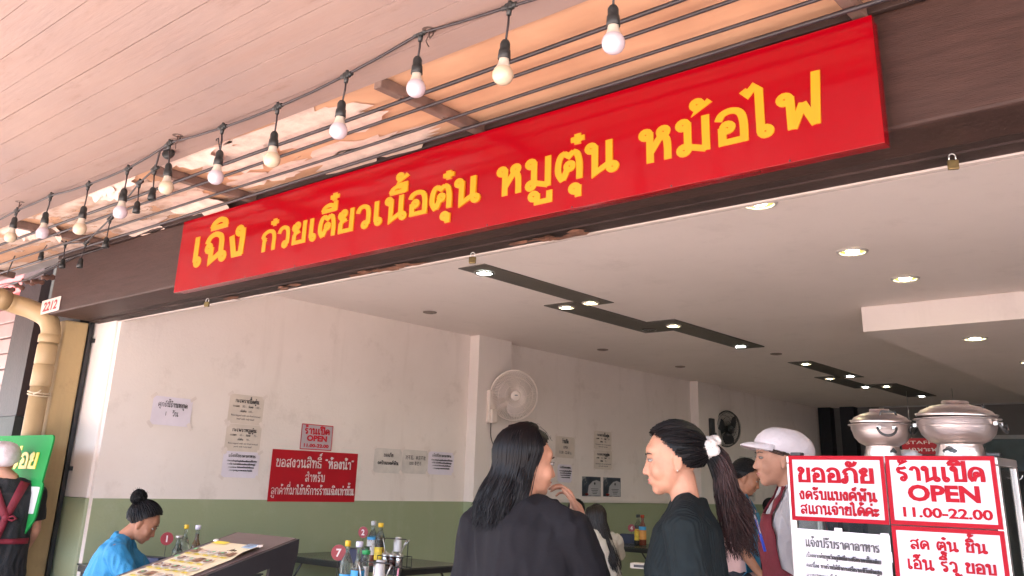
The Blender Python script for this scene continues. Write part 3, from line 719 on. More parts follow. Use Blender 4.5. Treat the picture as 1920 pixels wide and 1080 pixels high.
# a second, bulbless string running back to the beam
S2 = [(300, 283), (291, 316), (262, 342), (207, 410), (161, 455), (123, 457), (98, 441), (40, 452)]
S2y = [1.92, 1.98, 2.10, 2.32, 2.45, 2.5, 2.5, 2.5]
S2p = [onY(*p, y) for p, y in zip(S2, S2y)]
bm = bmesh.new(); tube(bm, [V((T[4].x - .02, SYB, 2.965))] + S2p + [V((-7.2, 2.5, 2.9))], .005, 8)
tag(obj('light_cable', bm, m_cable), 'black cable with empty sockets sagging from the hook back to the beam', 'cable')
Ep = [(285, 367), (256, 392), (198, 458), (150, 496), (117, 497), (77, 482)]
Elab = ['empty black socket hanging left of the strut bulb, highest', 'empty black socket just under the fourth bulb', 'empty black socket against the brown beam end by the strut', 'empty black socket in front of the beam corner, right of two', 'empty black socket in front of the beam corner, left of two', 'empty black socket over the dark gap beside the beam']
for i, p in enumerate(Ep):
    tp = S2p[i + 1]; q = onY(*p, S2y[i + 1]); b = thing('empty_socket', Elab[i], 'lamp socket', q, 0, 'empty sockets on the second cable')
    bm = bmesh.new(); tee(bm, tp - q); obj('connector', bm, m_sock, b)
    bm = bmesh.new(); tube(bm, [tp - q - V((0, 0, .03)), V((0, 0, .04))], .0036, 8); obj('cord', bm, m_cable, b)
    bm = bmesh.new(); socket(bm, 0, 0, .95); obj('socket', bm, m_sock, b)
q = onY(316, 288, 1.98); bm = bmesh.new(); lathe(bm, [(0, .014), (.026, .014), (.030, .008), (.030, -.008), (.026, -.014), (0, -.014)], seg=20)
tag(obj('black_disc', bm, m_sock, mw=Matrix.Translation(q) @ Matrix.Rotation(RAD(70), 4, V((1, .4, 0)))), 'round black disc hanging from the cable hook', 'disc')

# ================================================================== LEFT EDGE: PIPES, NEIGHBOUR, GREEN BOARD
pipe = thing('drain_pipe', 'thick yellow painted drain pipe with an elbow beside the yellow column', 'drain pipe', (-6.925, 2.785, 0))
m_pipe = plaster('pipe_paint', (0.44, 0.31, 0.16), (0.13, 0.085, 0.05), 1.0, 0.5)
bm = bmesh.new(); tube(bm, [(0, 0, .08), (0, 0, 2.44)], .066, 24); obj('downpipe', bm, m_pipe, pipe)
bm = bmesh.new(); tube(bm, cat([V(p) for p in ((0, 0, 2.42), (0, 0, 2.50), (-.04, -.03, 2.585), (-.13, -.11, 2.645), (-.185, -.20, 2.672), (-.19, -.26, 2.684))], 5), .069, 24); obj('elbow', bm, m_pipe, pipe)
bm = bmesh.new(); tube(bm, [(-.19, -.24, 2.68), (-.19, -.9, 2.81), (-.19, -2.6, 3.0)], .066, 24); obj('branch_pipe', bm, m_pipe, pipe)
for z0, z1, r in ((2.40, 2.46, .075), (2.24, 2.385, .072), (2.08, 2.235, .0715)):
    bm = bmesh.new(); lathe(bm, [(r - .004, z0), (r, z0 + .004), (r, z1 - .004), (r - .004, z1)], seg=24); obj('coupling', bm, m_pipe, pipe)
bm = bmesh.new(); tube(bm, [(-.19, -.27, 2.687), (-.19, -.36, 2.705)], .074, 24); obj('coupling', bm, m_pipe, pipe)
bm = bmesh.new()
for dz in (0, .018): tube(bm, [(.072 * cos(a), .072 * sin(a), 2.02 + dz - .012 * cos(a)) for a in [k * pi / 14 for k in range(29)]], .006, 8)
tube(bm, [(.06, -.06, 2.02), (.12, -.05, 2.03), (.135, -.045, 2.045)], .006, 8); obj('wire_strap', bm, M('strap', (0.45, 0.36, 0.25), 0.6), pipe)

nb = thing('neighbour_building', 'dark brown shopfront pillar and shutter of the house next door', 'building', (-8, 3, 0))
bm = bmesh.new(); box(bm, (-.12, -.05, .08), (.30, .4, 1.9)); obj('lower_pillar', bm, M('slate', (0.030, 0.034, 0.030), 0.6, 0.3, 5, 0.2), nb)
bm = bmesh.new(); box(bm, (-.12, -.046, 1.904), (.30, .4, 3.3)); obj('pillar', bm, M('mauve_brown', (0.032, 0.019, 0.019), 0.55, 0.25, 4, 0.2), nb)
bm = bmesh.new(); box(bm, (.304, .02, .08), (1.0, .4, 3.3)); obj('gap', bm, M('gap_shade', (0.02, 0.018, 0.018), 0.7, 0.4, 14), nb)  # solid dark block; the shade of the gap is put into its colour
m_shut = M('shutter_pink', (0.36, 0.25, 0.235), 0.5, 0.1, 4)
bm = bmesh.new()
for k in range(20): box(bm, (-3, .1 + .01 * (k % 2), .1 + k * .14), (-.124, .2, .1 + k * .14 + .132), bevel=.01)
obj('shutter', bm, m_shut, nb)
bm = bmesh.new(); box(bm, (-3, -.02, 2.93), (-.124, .3, 3.25)); obj('shutter_box', bm, M('brick_red', (0.36, 0.07, 0.07), 0.6), nb)
# stacked roof tiles / brackets under the corner of the canopy
for k in range(8):
    bm = bmesh.new(); lathe(bm, [(0, -.05), (.016, -.05), (.024, -.03), (.014, -.01), (.024, .01), (.014, .03), (.018, .05), (0, .05)], seg=12)
    tag(obj('cable_insulator', bm, M('clay', (0.16, 0.08, 0.06), 0.6, 0.3), mw=Matrix.Translation((-8.5 + k * .19, 2.79, 2.92 + .01 * (k % 3))) @ Matrix.Rotation(RAD(75 + 9 * (k % 4)), 4, 'X')), 'brown clay piece in the row under the canopy corner beside the beam end', 'insulator', 'clay pieces beside the beam end')
bm = bmesh.new(); tube(bm, [(-9, 2.62, 2.84), (-7.2, 2.66, 2.90), (-6.6, 2.68, 2.98), (-6.0, 2.69, 2.985)], .007, 8); tube(bm, [(-9, 2.5, 2.9), (-7, 2.6, 2.86), (-6.75, 2.66, 2.93), (-6.4, 2.68, 2.99)], .006, 8)
tag(obj('cable_bundle', bm, m_cable), 'loose black cables drooping around the left end of the beam', 'cable')

m_gb = M('board_green', (0.010, 0.20, 0.042), 0.7, 0.08, 4, spec=.2)
m_gy = M('board_yellow', (0.58, 0.46, 0.012), 0.4)
mw = plane_matrix((-6.77, 2.685, 1.39), (1, 0, 0), (0, 0, 1))
gb = thing('advert_board', 'bright green advert board with yellow Thai lettering behind the capped server', 'sign board', mw=mw)
bm = bmesh.new()
def rounded(bm, pts, r, z0, z1, n=6):
    out = []
    for i, p in enumerate(pts):
        p = V(p); a = (V(pts[i-1]) - p).normalized(); b = (V(pts[(i+1) % len(pts)]) - p).normalized()
        p1, p2 = p + a * r, p + b * r
        for k in range(n + 1):
            t = k / n; out.append((1-t)**2 * p1 + 2*t*(1-t) * p + t*t * p2)
    A = [bm.verts.new((*p, z0)) for p in out]; B = [bm.verts.new((*p, z1)) for p in out]
    bm.faces.new(list(reversed(A))); bm.faces.new(B)
    for i in range(len(A)): j = (i+1) % len(A); bm.faces.new((A[i], A[j], B[j], B[i]))
rounded(bm, [(-.55, -.25), (.34, -.25), (.47, .335), (-.55, .335)], .05, -.012, 0); obj('board', bm, m_gb, gb)
bm = bmesh.new(); rounded(bm, [(.22, -.36), (.41, -.20), (.44, .03), (.22, .03)], .03, -.006, .004); obj('lower_tab', bm, m_gb, gb)
bm = bmesh.new(); rounded(bm, [(.24, -.17), (.375, -.17), (.405, .0), (.24, .0)], .01, .0045, .006); obj('white_panel', bm, M('paint_white', (0.55, 0.55, 0.53), 0.4), gb)
bm = bmesh.new(); thai(bm, 'อร่อย', -.28, .27, .115, .105, .20, .003, slant=.22); obj('lettering', bm, m_gy, gb)
# ================================================================== NOTICES ON THE WALL
m_paper = M('paper_white', (0.74, 0.67, 0.74), 0.6, 0.06, 6, 0.15, 12)
m_aged = M('paper_aged', (0.66, 0.565, 0.485), 0.6, 0.08, 6, 0.15, 12)
m_plastic = M('plastic_sleeve', (0.68, 0.62, 0.57), 0.25, 0.1, 9, 0.3, 14)
m_text = M('print_black', (0.07, 0.063, 0.066), 0.6)
m_tape = M('tape', (0.74, 0.64, 0.58), 0.3, 0.1, 9)
m_sred = M('notice_red', (0.42, 0.006, 0.016), 0.4, 0.06, 5)
m_sredw = M('print_white', (0.72, 0.62, 0.60), 0.5)
m_pred = M('print_red', (0.56, 0.012, 0.030), 0.45, 0.05, 6)
m_signw = M('sign_white', (0.46, 0.405, 0.43), 0.35, 0.03, 4)
random.seed(7)
def wall_notice(label, y0, y1, z0, z1, mat, lines, name='paper_notice', grp=None, border=None, ink=None, tilt=0.0, tape=True, cat_='notice', x=WX + .006, th=.0015):
    w, h = (y1 - y0) / 2, (z1 - z0) / 2
    mw = plane_matrix((x, (y0 + y1) / 2, (z0 + z1) / 2), (0, cos(RAD(tilt)), sin(RAD(tilt))), (0, -sin(RAD(tilt)), cos(RAD(tilt))))
    t = thing(name, label, cat_, mw=mw, group=grp); tz = random.uniform(.0042, .0062)
    bm = bmesh.new(); n = 10; g = []
    for i in range(n + 1):
        row = []
        for j in range(7):
            u, v = -w + 2*w*i/n, -h + 2*h*j/6
            e = max(abs(u) / w, abs(v) / h)
            row.append(bm.verts.new((u, v, th * (noise.noise((u * 9, v * 9, y0)) * .4 * (1 - e)))))
        g.append(row)
    for i in range(n):
        for j in range(6): bm.faces.new((g[i][j], g[i+1][j], g[i+1][j+1], g[i][j+1])).smooth = True
    obj('sheet', bm, mat, t)
    if border:
        bm = bmesh.new(); b = border
        for r in ((-w, w, h - b, h), (-w, w, -h, -h + b), (-w, -w + b, -h + b, h - b), (w - b, w, -h + b, h - b)): rect(bm, *r, .0025)
        obj('border', bm, ink, t)
    if lines:
        bm = bmesh.new()
        for s, cx, y, hh, kind, wt in lines:
            if kind == 't': thai(bm, s, 0, 0, y, hh, wt, .0006, centre=cx, squeeze=.1)
            elif kind == 'T': thai(bm, s, -cx, cx, y, hh, wt, .0006)
            elif kind == 'L': latin(bm, s, 0, y, hh, bold=wt, t=.003, fit=2 * cx)
            else: latin(bm, s, cx, y, hh, bold=wt, t=.003)
        o = obj('lettering', bm, ink or m_text, t); o.location.z = .0035
    if tape:
        for sx_ in (-1, 1):
            for sy_ in (-1, 1):
                bm = bmesh.new(); a = random.uniform(-.4, .4); c = V((sx_ * w, sy_ * h, 0)); d = V((cos(a) * .022, sin(a) * .022 + .016 * sy_, 0)); e = V((-d.y, d.x, 0)) * .45
                v = [bm.verts.new(c + d * p + e * q + V((0, 0, tz + .0003 * sx_ + .0002 * sy_))) for p, q in ((-1, -1), (1, -1), (1, 1), (-1, 1))]
                bm.faces.new(v); obj('tape', bm, m_tape, t)
    return t
G1 = 'notices taped to the wall'
wall_notice('white notice alone at the far left of the wall, two lines of Thai', 3.46, 3.79, 1.85, 2.062, m_paper,
            [('ศุกร์นี้ร้านหยุด', .122, .03, .032, 'T', .075), ('1', -.05, -.035, .032, 'l', 0), ('วัน', .03, -.035, .032, 't', .12)], grp=G1, tilt=-.5)
def menu_note(y0, y1, z0, z1, head, pr, eng, lab, scale=1.0, **k):
    w = (y1 - y0) / 2; h = (z1 - z0)
    L = [(head, w * .68, h * .22, h * .115, 'T', .12), ('ธรรมดา', -w * .6, h * .06, h * .06, 't', .09), (pr[0], -w * .14, h * .06, h * .08, 'l', 0), ('พิเศษ', w * .24, h * .06, h * .06, 't', .09), (pr[1], w * .66, h * .06, h * .08, 'l', 0),
         ('เพิ่มข้าว', -w * .18, -h * .1, h * .055, 't', .09), (pr[2], w * .26, -h * .1, h * .075, 'l', 0), (eng[0], w * .84, -h * .245, h * .062, 'L', .01), (eng[1], w * .5, -h * .36, h * .062, 'L', .01)]
    return wall_notice(lab, y0, y1, z0, z1, m_aged, L, grp=G1, **k)
menu_note(4.115, 4.445, 1.905, 2.138, 'กะเพราเนื้อตุ๋น', ('80.-', '100.-', '100.-'), ('Rice topped with stir-fried braised', 'beef with holy basil'), 'topmost cream menu note in the column of three', tilt=-.4)
menu_note(4.118, 4.450, 1.690, 1.902, 'กะเพราหมูตุ๋น', ('65.-', '75.-', '90.-'), ('Rice topped with stir-fried braised', 'pork with holy basil'), 'middle cream menu note in the column of three', tilt=-.3)
BODY = ['เนื่องจากต้นทุนวัตถุดิบมีการปรับราคาขึ้นอย่าง', 'ต่อเนื่อง ทางร้านได้ทำการตรึงราคาไว้อย่างสุด', 'ความสามารถ จึงต้องขอเรียนแจ้งปรับราคา', 'อาหารทุกเมนู ความเสมอมา ร้านเฉิง']
def price_note(y0, y1, z0, z1, lab, **k):
    w = (y1 - y0) / 2; h = (z1 - z0)
    L = [('แจ้งปรับราคาอาหาร', w * .74, h * .28, h * .10, 'T', .075)] + [(s, w * (.8 - .06 * i), h * (.11 - .12 * i), h * .042, 'T', .05) for i, s in enumerate(BODY)]
    return wall_notice(lab, y0, y1, z0, z1, m_paper, L, grp=G1, **k)
price_note(4.12, 4.462, 1.486, 1.687, 'white notice with small print at the bottom of the column of three', tilt=-.2)
wall_notice('small white board with red border and OPEN hours on the wall above the red notice', 4.85, 5.193, 1.735, 1.95, m_signw,
            [('ร้านเปิด', .135, .025, .048, 'T', .19), ('OPEN', .11, -.032, .046, 'L', .05), ('11.00-22.00', .135, -.085, .028, 'L', .04)], name='opening_hours_sign', border=.007, ink=m_pred, tape=False, cat_='sign', x=WX + .010)
wall_notice('large dark red notice with three white lines of Thai on the wall', 4.58, 5.51, 1.305, 1.724, m_sred,
            [('ขอสงวนสิทธิ์ “ห้องน้ำ”', .42, .068, .066, 'T', .105), ('สำหรับ', .105, -.045, .060, 'T', .105), ('ลูกค้าที่มาใช้บริการร้านเฉิงเท่านั้น', .44, -.152, .056, 'T', .075)], name='restroom_notice', ink=m_sredw, tape=False)
wall_notice('grey laminated Thai note, left one of the row of three by the pilaster', 5.705, 6.055, 1.566, 1.788, m_plastic, [('ขออภัย', .06, .035, .028, 'T', .14), ('งดรับแบงค์พัน', .13, -.035, .026, 'T', .14)], grp=G1, tilt=-.3)
wall_notice('grey laminated Chinese note in the middle of the row of three', 6.06, 6.405, 1.57, 1.79, m_plastic, [('对不起，本店不收', .135, .022, .032, 'L', .01), ('1000 泰铢币', .08, -.03, .03, 'L', .01)], grp=G1, tilt=-.3)
price_note(6.41, 6.775, 1.57, 1.788, 'white small print notice, right one of the row of three by the pilaster', tilt=-.3)
wall_notice('cream OPEN note on the far wall right of the long haired woman', 8.465, 8.84, 1.815, 2.055, m_aged, [('ร้านเปิด', .06, .045, .035, 'T', .16), ('OPEN', .045, -.015, .03, 'L', .02), ('11.00 - 22.00 น.', .12, -.075, .032, 'L', .02)], grp=G1, tilt=-.3)
price_note(8.51, 8.79, 1.54, 1.74, 'white small print notice below the cream OPEN note on the far wall', tilt=-.3)
menu_note(9.235, 9.62, 1.94, 2.165, 'กะเพราเนื้อตุ๋น', ('80.-', '100.-', '100.-'), ('Rice topped with stir-fried braised', 'beef with holy basil'), 'upper cream menu note of the far wall pair')
menu_note(9.235, 9.63, 1.71, 1.936, 'กะเพราหมูตุ๋น', ('65.-', '75.-', '90.-'), ('Rice topped with stir-fried braised', 'pork with holy basil'), 'lower cream menu note of the far wall pair')
m_cert1 = M('cert_dark', (0.05, 0.06, 0.075), 0.3, 0.5, 6, col2=(0.35, 0.34, 0.33), thresh=(4, .55, .6)); m_cert2 = M('cert_grey', (0.42, 0.41, 0.42), 0.4, 0.1, 5)
for y0, lab in ((9.0, 'framed certificate with a dark left side, left of two'), (9.44, 'framed certificate with a dark left side, right of two')):
    t = thing('certificate', lab, 'certificate', mw=plane_matrix((WX + .006, y0 + .19, 1.505), (0, 1, 0), (0, 0, 1)), group='certificates on the far wall')
    bm = bmesh.new(); box(bm, (-.19, -.112, -.004), (.19, .112, 0)); obj('backing', bm, m_cert1, t)
    bm = bmesh.new(); v = [bm.verts.new((x, y, .002)) for x, y in ((-.09, -.105), (.18, -.105), (.18, .06), (.10, .075), (.02, .06), (-.06, .01))]; bm.faces.new(v); obj('sheet', bm, m_cert2, t)
    bm = bmesh.new()
    for k in range(4): rect(bm, -.02 + .012 * k, .14 - .012 * k, -.03 - .018 * k, -.024 - .018 * k, .004)
    tube(bm, [(.06, .035, .003), (.06, .035, .006)], .015, 12); obj('print', bm, m_text, t)
    bm = bmesh.new(); lathe(bm, [(0, 0), (.012, 0), (.016, .03), (0, .05)], (-.13, -.09, .002), 8); obj('bottle_picture', bm, M('print_maroon', (0.2, 0.03, 0.03), 0.5), t)
# notices deeper in the shop
for y0, y1, z0, z1, lab, hd in ((13.1, 13.55, 1.74, 2.02, 'grey note on the deep wall below the black fan', 'ขออภัย'), (13.0, 13.6, 1.36, 1.62, 'grey note behind the woman in pink, low on the deep wall', 'แจ้ง'), (14.4, 15.0, 1.35, 1.68, 'small print note on the deep wall right of the woman in pink', 'แจ้งปรับ')):
    w, h = (y1 - y0) / 2, z1 - z0
    wall_notice(lab, y0, y1, z0, z1, m_plastic, [(hd, w * .6, h * .2, h * .12, 'T', .15)] + [(BODY[i], w * .7, h * (.05 - .13 * i), h * .045, 'T', .05) for i in range(3)], grp=G1)
# red STAFF ONLY board
mw = plane_matrix((-4.55, 16.43, 2.12), (1, 0, 0), (0, 0, 1))
p0 = onY(1690, 822, 14.0); p1 = onY(1815, 822, 14.0); pz = onY(1750, 852, 14.0).z
t = thing('staff_only_sign', 'dark red STAFF ONLY board hanging behind the hot pots', 'sign', mw=plane_matrix(((p0.x + p1.x) / 2, 14.0, (p0.z + pz) / 2), (1, 0, 0), (0, 0, 1)))
w = (p1.x - p0.x) / 2; h = (p0.z - pz) / 2
bm = bmesh.new(); box(bm, (-w, -h, -.012), (w, h, 0)); obj('board', bm, m_sred, t)
bm = bmesh.new(); latin(bm, 'STAFF ONLY', 0, h * .28, h * .42, t=.002, fit=w * 1.75); o = obj('lettering', bm, m_sredw, t)
bm = bmesh.new(); thai(bm, 'เฉพาะพนักงาน', -w * .8, w * .8, -h * .62, h * .42, .14, .002); obj('lettering', bm, m_sredw, t)
bm = bmesh.new(); tube(bm, [(-w * .7, 0, -.006), (-w * .7, CZ - (p0.z + pz) / 2, -.006)], .004, 6); tube(bm, [(w * .7, 0, -.006), (w * .7, CZ - (p0.z + pz) / 2, -.006)], .004, 6); obj('hanger', bm, m_steel, t)

# ================================================================== WALL FANS
def wall_fan(label, c, wallp, nrm, m_body, m_guard, m_blade, R=.262):
    """c guard centre, wallp bracket foot on the wall, nrm direction the fan faces"""
    nrm = V(nrm).normalized(); rt = V((0, 0, 1)).cross(nrm).normalized(); up = nrm.cross(rt)
    mwf = Matrix.Identity(4)
    for i in range(3): mwf[i][0], mwf[i][1], mwf[i][2], mwf[i][3] = rt[i], up[i], nrm[i], c[i]
    t = thing('wall_fan', label, 'fan', mw=mwf, group='wall fans'); inv = mwf.inverted()
    bm = bmesh.new(); seg = 48
    for r, z, rad in ((R, 0, .006), (R * .985, .012, .004), (R * .94, .040, .0022), (R * .72, .062, .0022), (R * .45, .070, .002), (R * .98, -.012, .004), (R * .75, -.075, .0022)):
        tube(bm, [(r * cos(2*pi*k/seg), r * sin(2*pi*k/seg), z) for k in range(seg + 1)], rad, 6, cap=False)
    for k in range(84):
        a = 2*pi*k/84; b = a + .25
        tube(bm, [(.055 * cos(a), .055 * sin(a), .072), (R * .5 * cos(a + .1), R * .5 * sin(a + .1), .070), (R * .85 * cos(b - .06), R * .85 * sin(b - .06), .052), (R * cos(b), R * sin(b), .0)], .0024, 4)
    for k in range(60):
        a = 2*pi*k/60
        tube(bm, [(R * cos(a), R * sin(a), 0), (R * .8 * cos(a), R * .8 * sin(a), -.07), (.08 * cos(a), .08 * sin(a), -.095)], .0018, 4)
    obj('guard', bm, m_guard, t)
    bm = bmesh.new(); lathe(bm, [(0, .086), (.04, .086), (.052, .080), (.056, .070), (0, .068)], seg=24); cap = obj('guard_cap', bm, m_body, t)
    bm = bmesh.new(); ell(bm, (0, .006, .0865), (.020, .006, .001), 12, 4); obj('badge', bm, M('badge_grey', (0.12, 0.12, 0.13), 0.4), cap)
    for k in range(3):
        a0 = 2*pi*k/3 + .5; bm = bmesh.new(); g = []
        for i in range(8):
            r = .045 + (R * .86 - .045) * i / 7; wd = .28 + .55 * sin(pi * min(1, (i + 1) / 8.5)) ; row = []
            for j in range(7):
                s = j / 6 - .5; a = a0 + s * wd * 1.5 + .25 * i / 7
                row.append(bm.verts.new((r * cos(a), r * sin(a), .015 + s * .05)))
            g.append(row)
        for i in range(7):
            for j in range(6): bm.faces.new((g[i][j], g[i+1][j], g[i+1][j+1], g[i][j+1])).smooth = True
        obj('blade', bm, m_blade, t)
    bm = bmesh.new(); lathe(bm, [(0, .04), (.045, .035), (.05, .0), (.045, -.01), (0, -.01)], seg=20); obj('hub', bm, m_body, t)
    bm = bmesh.new(); lathe(bm, [(0, -.10), (.075, -.10), (.085, -.12), (.08, -.18), (.055, -.215), (0, -.22)], seg=20); obj('motor_housing', bm, m_body, t)
    wl = inv @ V(wallp)
    bm = bmesh.new(); tube(bm, [(0, -.02, -.17), (0, -.10, -.16), tuple(wl + V((0, -.09, 0)) * 1.0)], [.035, .034, .04], 14)
    obj('arm', bm, m_body, t)
    # back plate and control box in wall coordinates
    bm = bmesh.new(); w = V(wallp); box(bm, w + V((-.002, -.06, -.20)), w + V((.045, .06, .14)), bevel=.012); box(bm, w + V((.046, -.045, -.20)), w + V((.075, .045, -.06)), bevel=.01)
    bm.transform(inv); obj('wall_bracket', bm, m_body, t)
    bm = bmesh.new(); p = [w + V((.02, 0, -.20)), w + V((.02, .01, -.34)), w + V((.03, .06, -.44)), w + V((.02, .16, -.46)), w + V((.005, .22, -.38)), w + V((.002, .22, -.30))]
    tube(bm, [inv @ q for q in cat(p, 4)], .0045, 6); obj('cord', bm, M('cord_brown', (0.08, 0.05, 0.04), 0.6), t)
    return t
m_fanw = M('fan_cream', (0.76, 0.65, 0.58), 0.4, 0.06, 8); m_fang = M('fan_guard_pale', (0.85, 0.74, 0.67), 0.4, 0.05)
m_fanb = M('fan_blade_clear', (0.50, 0.43, 0.39), 0.3, 0.05); m_fank = M('fan_black', (0.02, 0.02, 0.022), 0.4, 0.2); m_fankb = M('fan_blade_grey', (0.05, 0.05, 0.055), 0.35, 0.1)
c1 = at(964, 741, 9.45); wall_fan('cream wall fan with wire guard on the near pilaster', c1, (-6.40, 7.16, c1.z - .10), (.80, -.56, -.16), m_fanw, m_fang, m_fanb)
c2 = at(1363, 804, 13.2); wall_fan('black wall fan on the deeper pilaster', c2, (-6.40, 12.0, c2.z - .02), (.93, -.30, -.1), m_fank, m_fank, m_fankb)
bm = bmesh.new(); box(bm, (WX, 7.62, 1.93), (WX + .03, 7.74, 2.07), bevel=.005); tag(obj('wall_socket', bm, m_white), 'small white power socket box below the cream fan', 'socket')
bm = bmesh.new(); tube(bm, [(WX + .012, 7.52, 1.35), (WX + .012, 7.52, 2.1)], .009, 8); tube(bm, [(WX + .01, 7.55, 1.35), (WX + .01, 7.55, 2.05)], .005, 6)
tag(obj('wall_conduit', bm, m_white), 'thin white conduit running down the wall beside the near pilaster', 'conduit')
bm = bmesh.new(); tube(bm, [(WX + .01, 12.45, CZ - .8), (WX + .01, 12.5, 2.0), (WX + .012, 12.6, 1.85), (WX + .01, 12.62, 1.6)], .006, 6)
tag(obj('wall_cable', bm, m_cable), 'black cable running down the wall beside the black fan', 'cable')

# ================================================================== TABLES AND WHAT STANDS ON THEM
m_top = M('table_top', (0.055, 0.058, 0.050), 0.22, 0.15, 6, rvar=.08); m_leg = M('table_leg', (0.015, 0.015, 0.016), 0.4)
TZ = 0.90
def table(label, x0, x1, y0, y1):
    t = thing('dining_table', label, 'table', ((x0 + x1) / 2, (y0 + y1) / 2, FL), 0, 'dark dining tables')
    w, d, h = (x1 - x0) / 2, (y1 - y0) / 2, TZ - FL
    bm = bmesh.new(); box(bm, (-w, -d, h - .012), (w, d, h), bevel=.003); obj('table_top', bm, m_top, t)
    bm = bmesh.new()
    for s in (-1, 1): box(bm, (-w + .01, s * (d - .02) - .012, h - .05), (w - .01, s * (d - .02) + .012, h - .013))
    for s in (-1, 1): box(bm, (s * (w - .02) - .012, -d + .033, h - .05), (s * (w - .02) + .012, d - .033, h - .013))
    obj('apron_frame', bm, m_leg, t)
    for sx_ in (-1, 1):
        for sy_ in (-1, 1):
            bm = bmesh.new(); box(bm, (sx_ * (w - .03) - .018, sy_ * (d - .05) - .018, 0), (sx_ * (w - .03) + .018, sy_ * (d - .05) + .018, h - .052))
            tube(bm, [(sx_ * (w - .05), sy_ * (d - .05), h - .30), (sx_ * (w - .25), sy_ * (d - .05), h - .05)], .008, 6); obj('leg', bm, m_leg, t)
    return t
table('dark table against the green wall in front of the seated woman in blue', -6.45, -5.25, 3.05, 3.72)
table('dark table with caddy and two bottles against the green wall, bearing number 2', -6.48, -5.02, 4.72, 5.42)
table('dark table bearing number 7, cut off by the bottom edge', -4.75, -3.55, 3.10, 3.75)
table('dark table bearing number 4 deep in the shop', -6.48, -5.2, 8.55, 9.25)
table('dark table in front of the server in pink, behind the ponytail woman', -3.6, -2.3, 4.9, 5.6)
m_disc = M('disc_red', (0.27, 0.005, 0.014), 0.35, 0.04)
def number(n, px, py, dep, R=.04, face=None):
    c = at(px, py, dep); nrm = face or (EYE - c); nrm = V((nrm[0], nrm[1], 0)).normalized(); rt = V((0, 0, 1)).cross(nrm).normalized()
    t = thing('table_number', 'red disc on a wire with the white number %s' % n, 'table number', mw=plane_matrix((c.x, c.y, c.z), rt, (0, 0, 1)), group='table numbers')
    bm = bmesh.new(); tube(bm, [(0, 0, -.002), (0, 0, .002)], R, 28, smooth=False); obj('disc', bm, m_disc, t)
    bm = bmesh.new(); latin(bm, n, 0, -R * .48, R * .98, bold=.03, t=.0035); obj('numeral', bm, m_sredw, t)
    bm = bmesh.new(); tube(bm, [(0, -R + .004, -.003), (-.004, TZ + .012 - c.z, -.003)], .0018, 6); box(bm, (-.03, TZ + .001 - c.z, -.02), (.03, TZ + .013 - c.z, .02), bevel=.003)
    obj('wire_stand', bm, m_blk, t)
number('1', 313, 1010, 5.75); number('7', 635, 1036, 4.75); number('2', 681, 998, 6.55, face=(.35, -.93, 0)); number('4', 1184, 990, 9.9)

m_glass = M('bottle_clear', (0.60, 0.64, 0.58), 0.08, 0.03, trans=.92); m_amber = M('sauce_amber', (0.32, 0.13, 0.03), 0.1, 0.05, trans=.35); m_darks = M('sauce_dark', (0.035, 0.008, 0.006), 0.12)
m_capy = M('cap_yellow', (0.80, 0.50, 0.03), 0.4); m_capw = M('cap_white', (0.66, 0.62, 0.72), 0.4); m_capg = M('cap_green', (0.03, 0.36, 0.10), 0.4)
m_lby = M('label_yellow', (0.72, 0.50, 0.04), 0.5, 0.3, 30, col2=(0.55, 0.10, 0.02), thresh=(22, .58, .6)); m_lbb = M('label_blue', (0.05, 0.33, 0.62), 0.5, 0.1, 20)
m_lbw = M('label_white', (0.6, 0.57, 0.54), 0.5, 0.2, 40, col2=(0.3, 0.2, 0.18), thresh=(40, .56, .6)); m_lbo = M('label_orange', (0.68, 0.30, 0.06), 0.5, 0.2, 30); m_vin = M('chilli_red', (0.40, 0.05, 0.02), 0.15, 0.1, trans=.2)
def bottle(label, x, y, z, H, R, capm, liquid, level, labels, neck=.30, shoulder=.62):
    """labels: list of (z0, z1, material) as fractions of the height"""
    t = thing('sauce_bottle', label, 'bottle', (x, y, z), 0, 'sauce bottles on the tables')
    rn = R * neck
    prof = [(0, .003), (R * .9, .003), (R, .012), (R, H * shoulder * .93), (R * .96, H * shoulder), (R * .72, H * (shoulder + .08)), (rn * 1.15, H * (shoulder + .17)), (rn, H * (shoulder + .24)), (rn, H * .93)]
    bm = bmesh.new(); lathe(bm, prof, seg=18); obj('body', bm, m_glass, t)
    lv = H * level; lp = [(0, .006)]
    for r, zz in prof[1:]:
        if zz < lv: lp.append((max(.001, r - .0025), zz + .002))
    lp.append((lp[-1][0] * .98, lv)); lp.append((0, lv))
    bm = bmesh.new(); lathe(bm, lp, seg=18); obj('sauce', bm, liquid, t)
    bm = bmesh.new(); lathe(bm, [(rn * 1.25, H * .90), (rn * 1.5, H * .905), (rn * 1.5, H * .99), (rn * 1.2, H), (0, H)], seg=14); obj('cap', bm, capm, t)
    for a, b, mm in labels:
        bm = bmesh.new(); lathe(bm, [(R + .0008, H * a), (R + .0008, H * b)], seg=18); obj('label_band', bm, mm, t)
def on_table(px, py, dep): c = at(px, py, dep); return c.x, c.y
# table 7 (near, bottom edge)
x, y = on_table(651, 1040, 4.75); bottle('clear bottle with yellow cap and yellow label right of number 7', x, y, TZ, .285, .034, m_capy, m_darks, .42, [(.18, .38, m_lby), (.385, .42, m_lbb)])
x, y = on_table(673, 1040, 4.72); bottle('clear bottle with white cap and blue label on the table of number 7', x, y, TZ, .285, .036, m_capw, m_amber, .50, [(.28, .50, m_lbb), (.12, .275, m_lby)], neck=.36, shoulder=.5)
x, y = on_table(686, 1050, 5.0); bottle('small shaker with green cap behind the blue labelled bottle', x, y, TZ, .22, .020, m_capg, m_lbw, .6, [(.2, .62, m_lbw)], neck=.8, shoulder=.85)
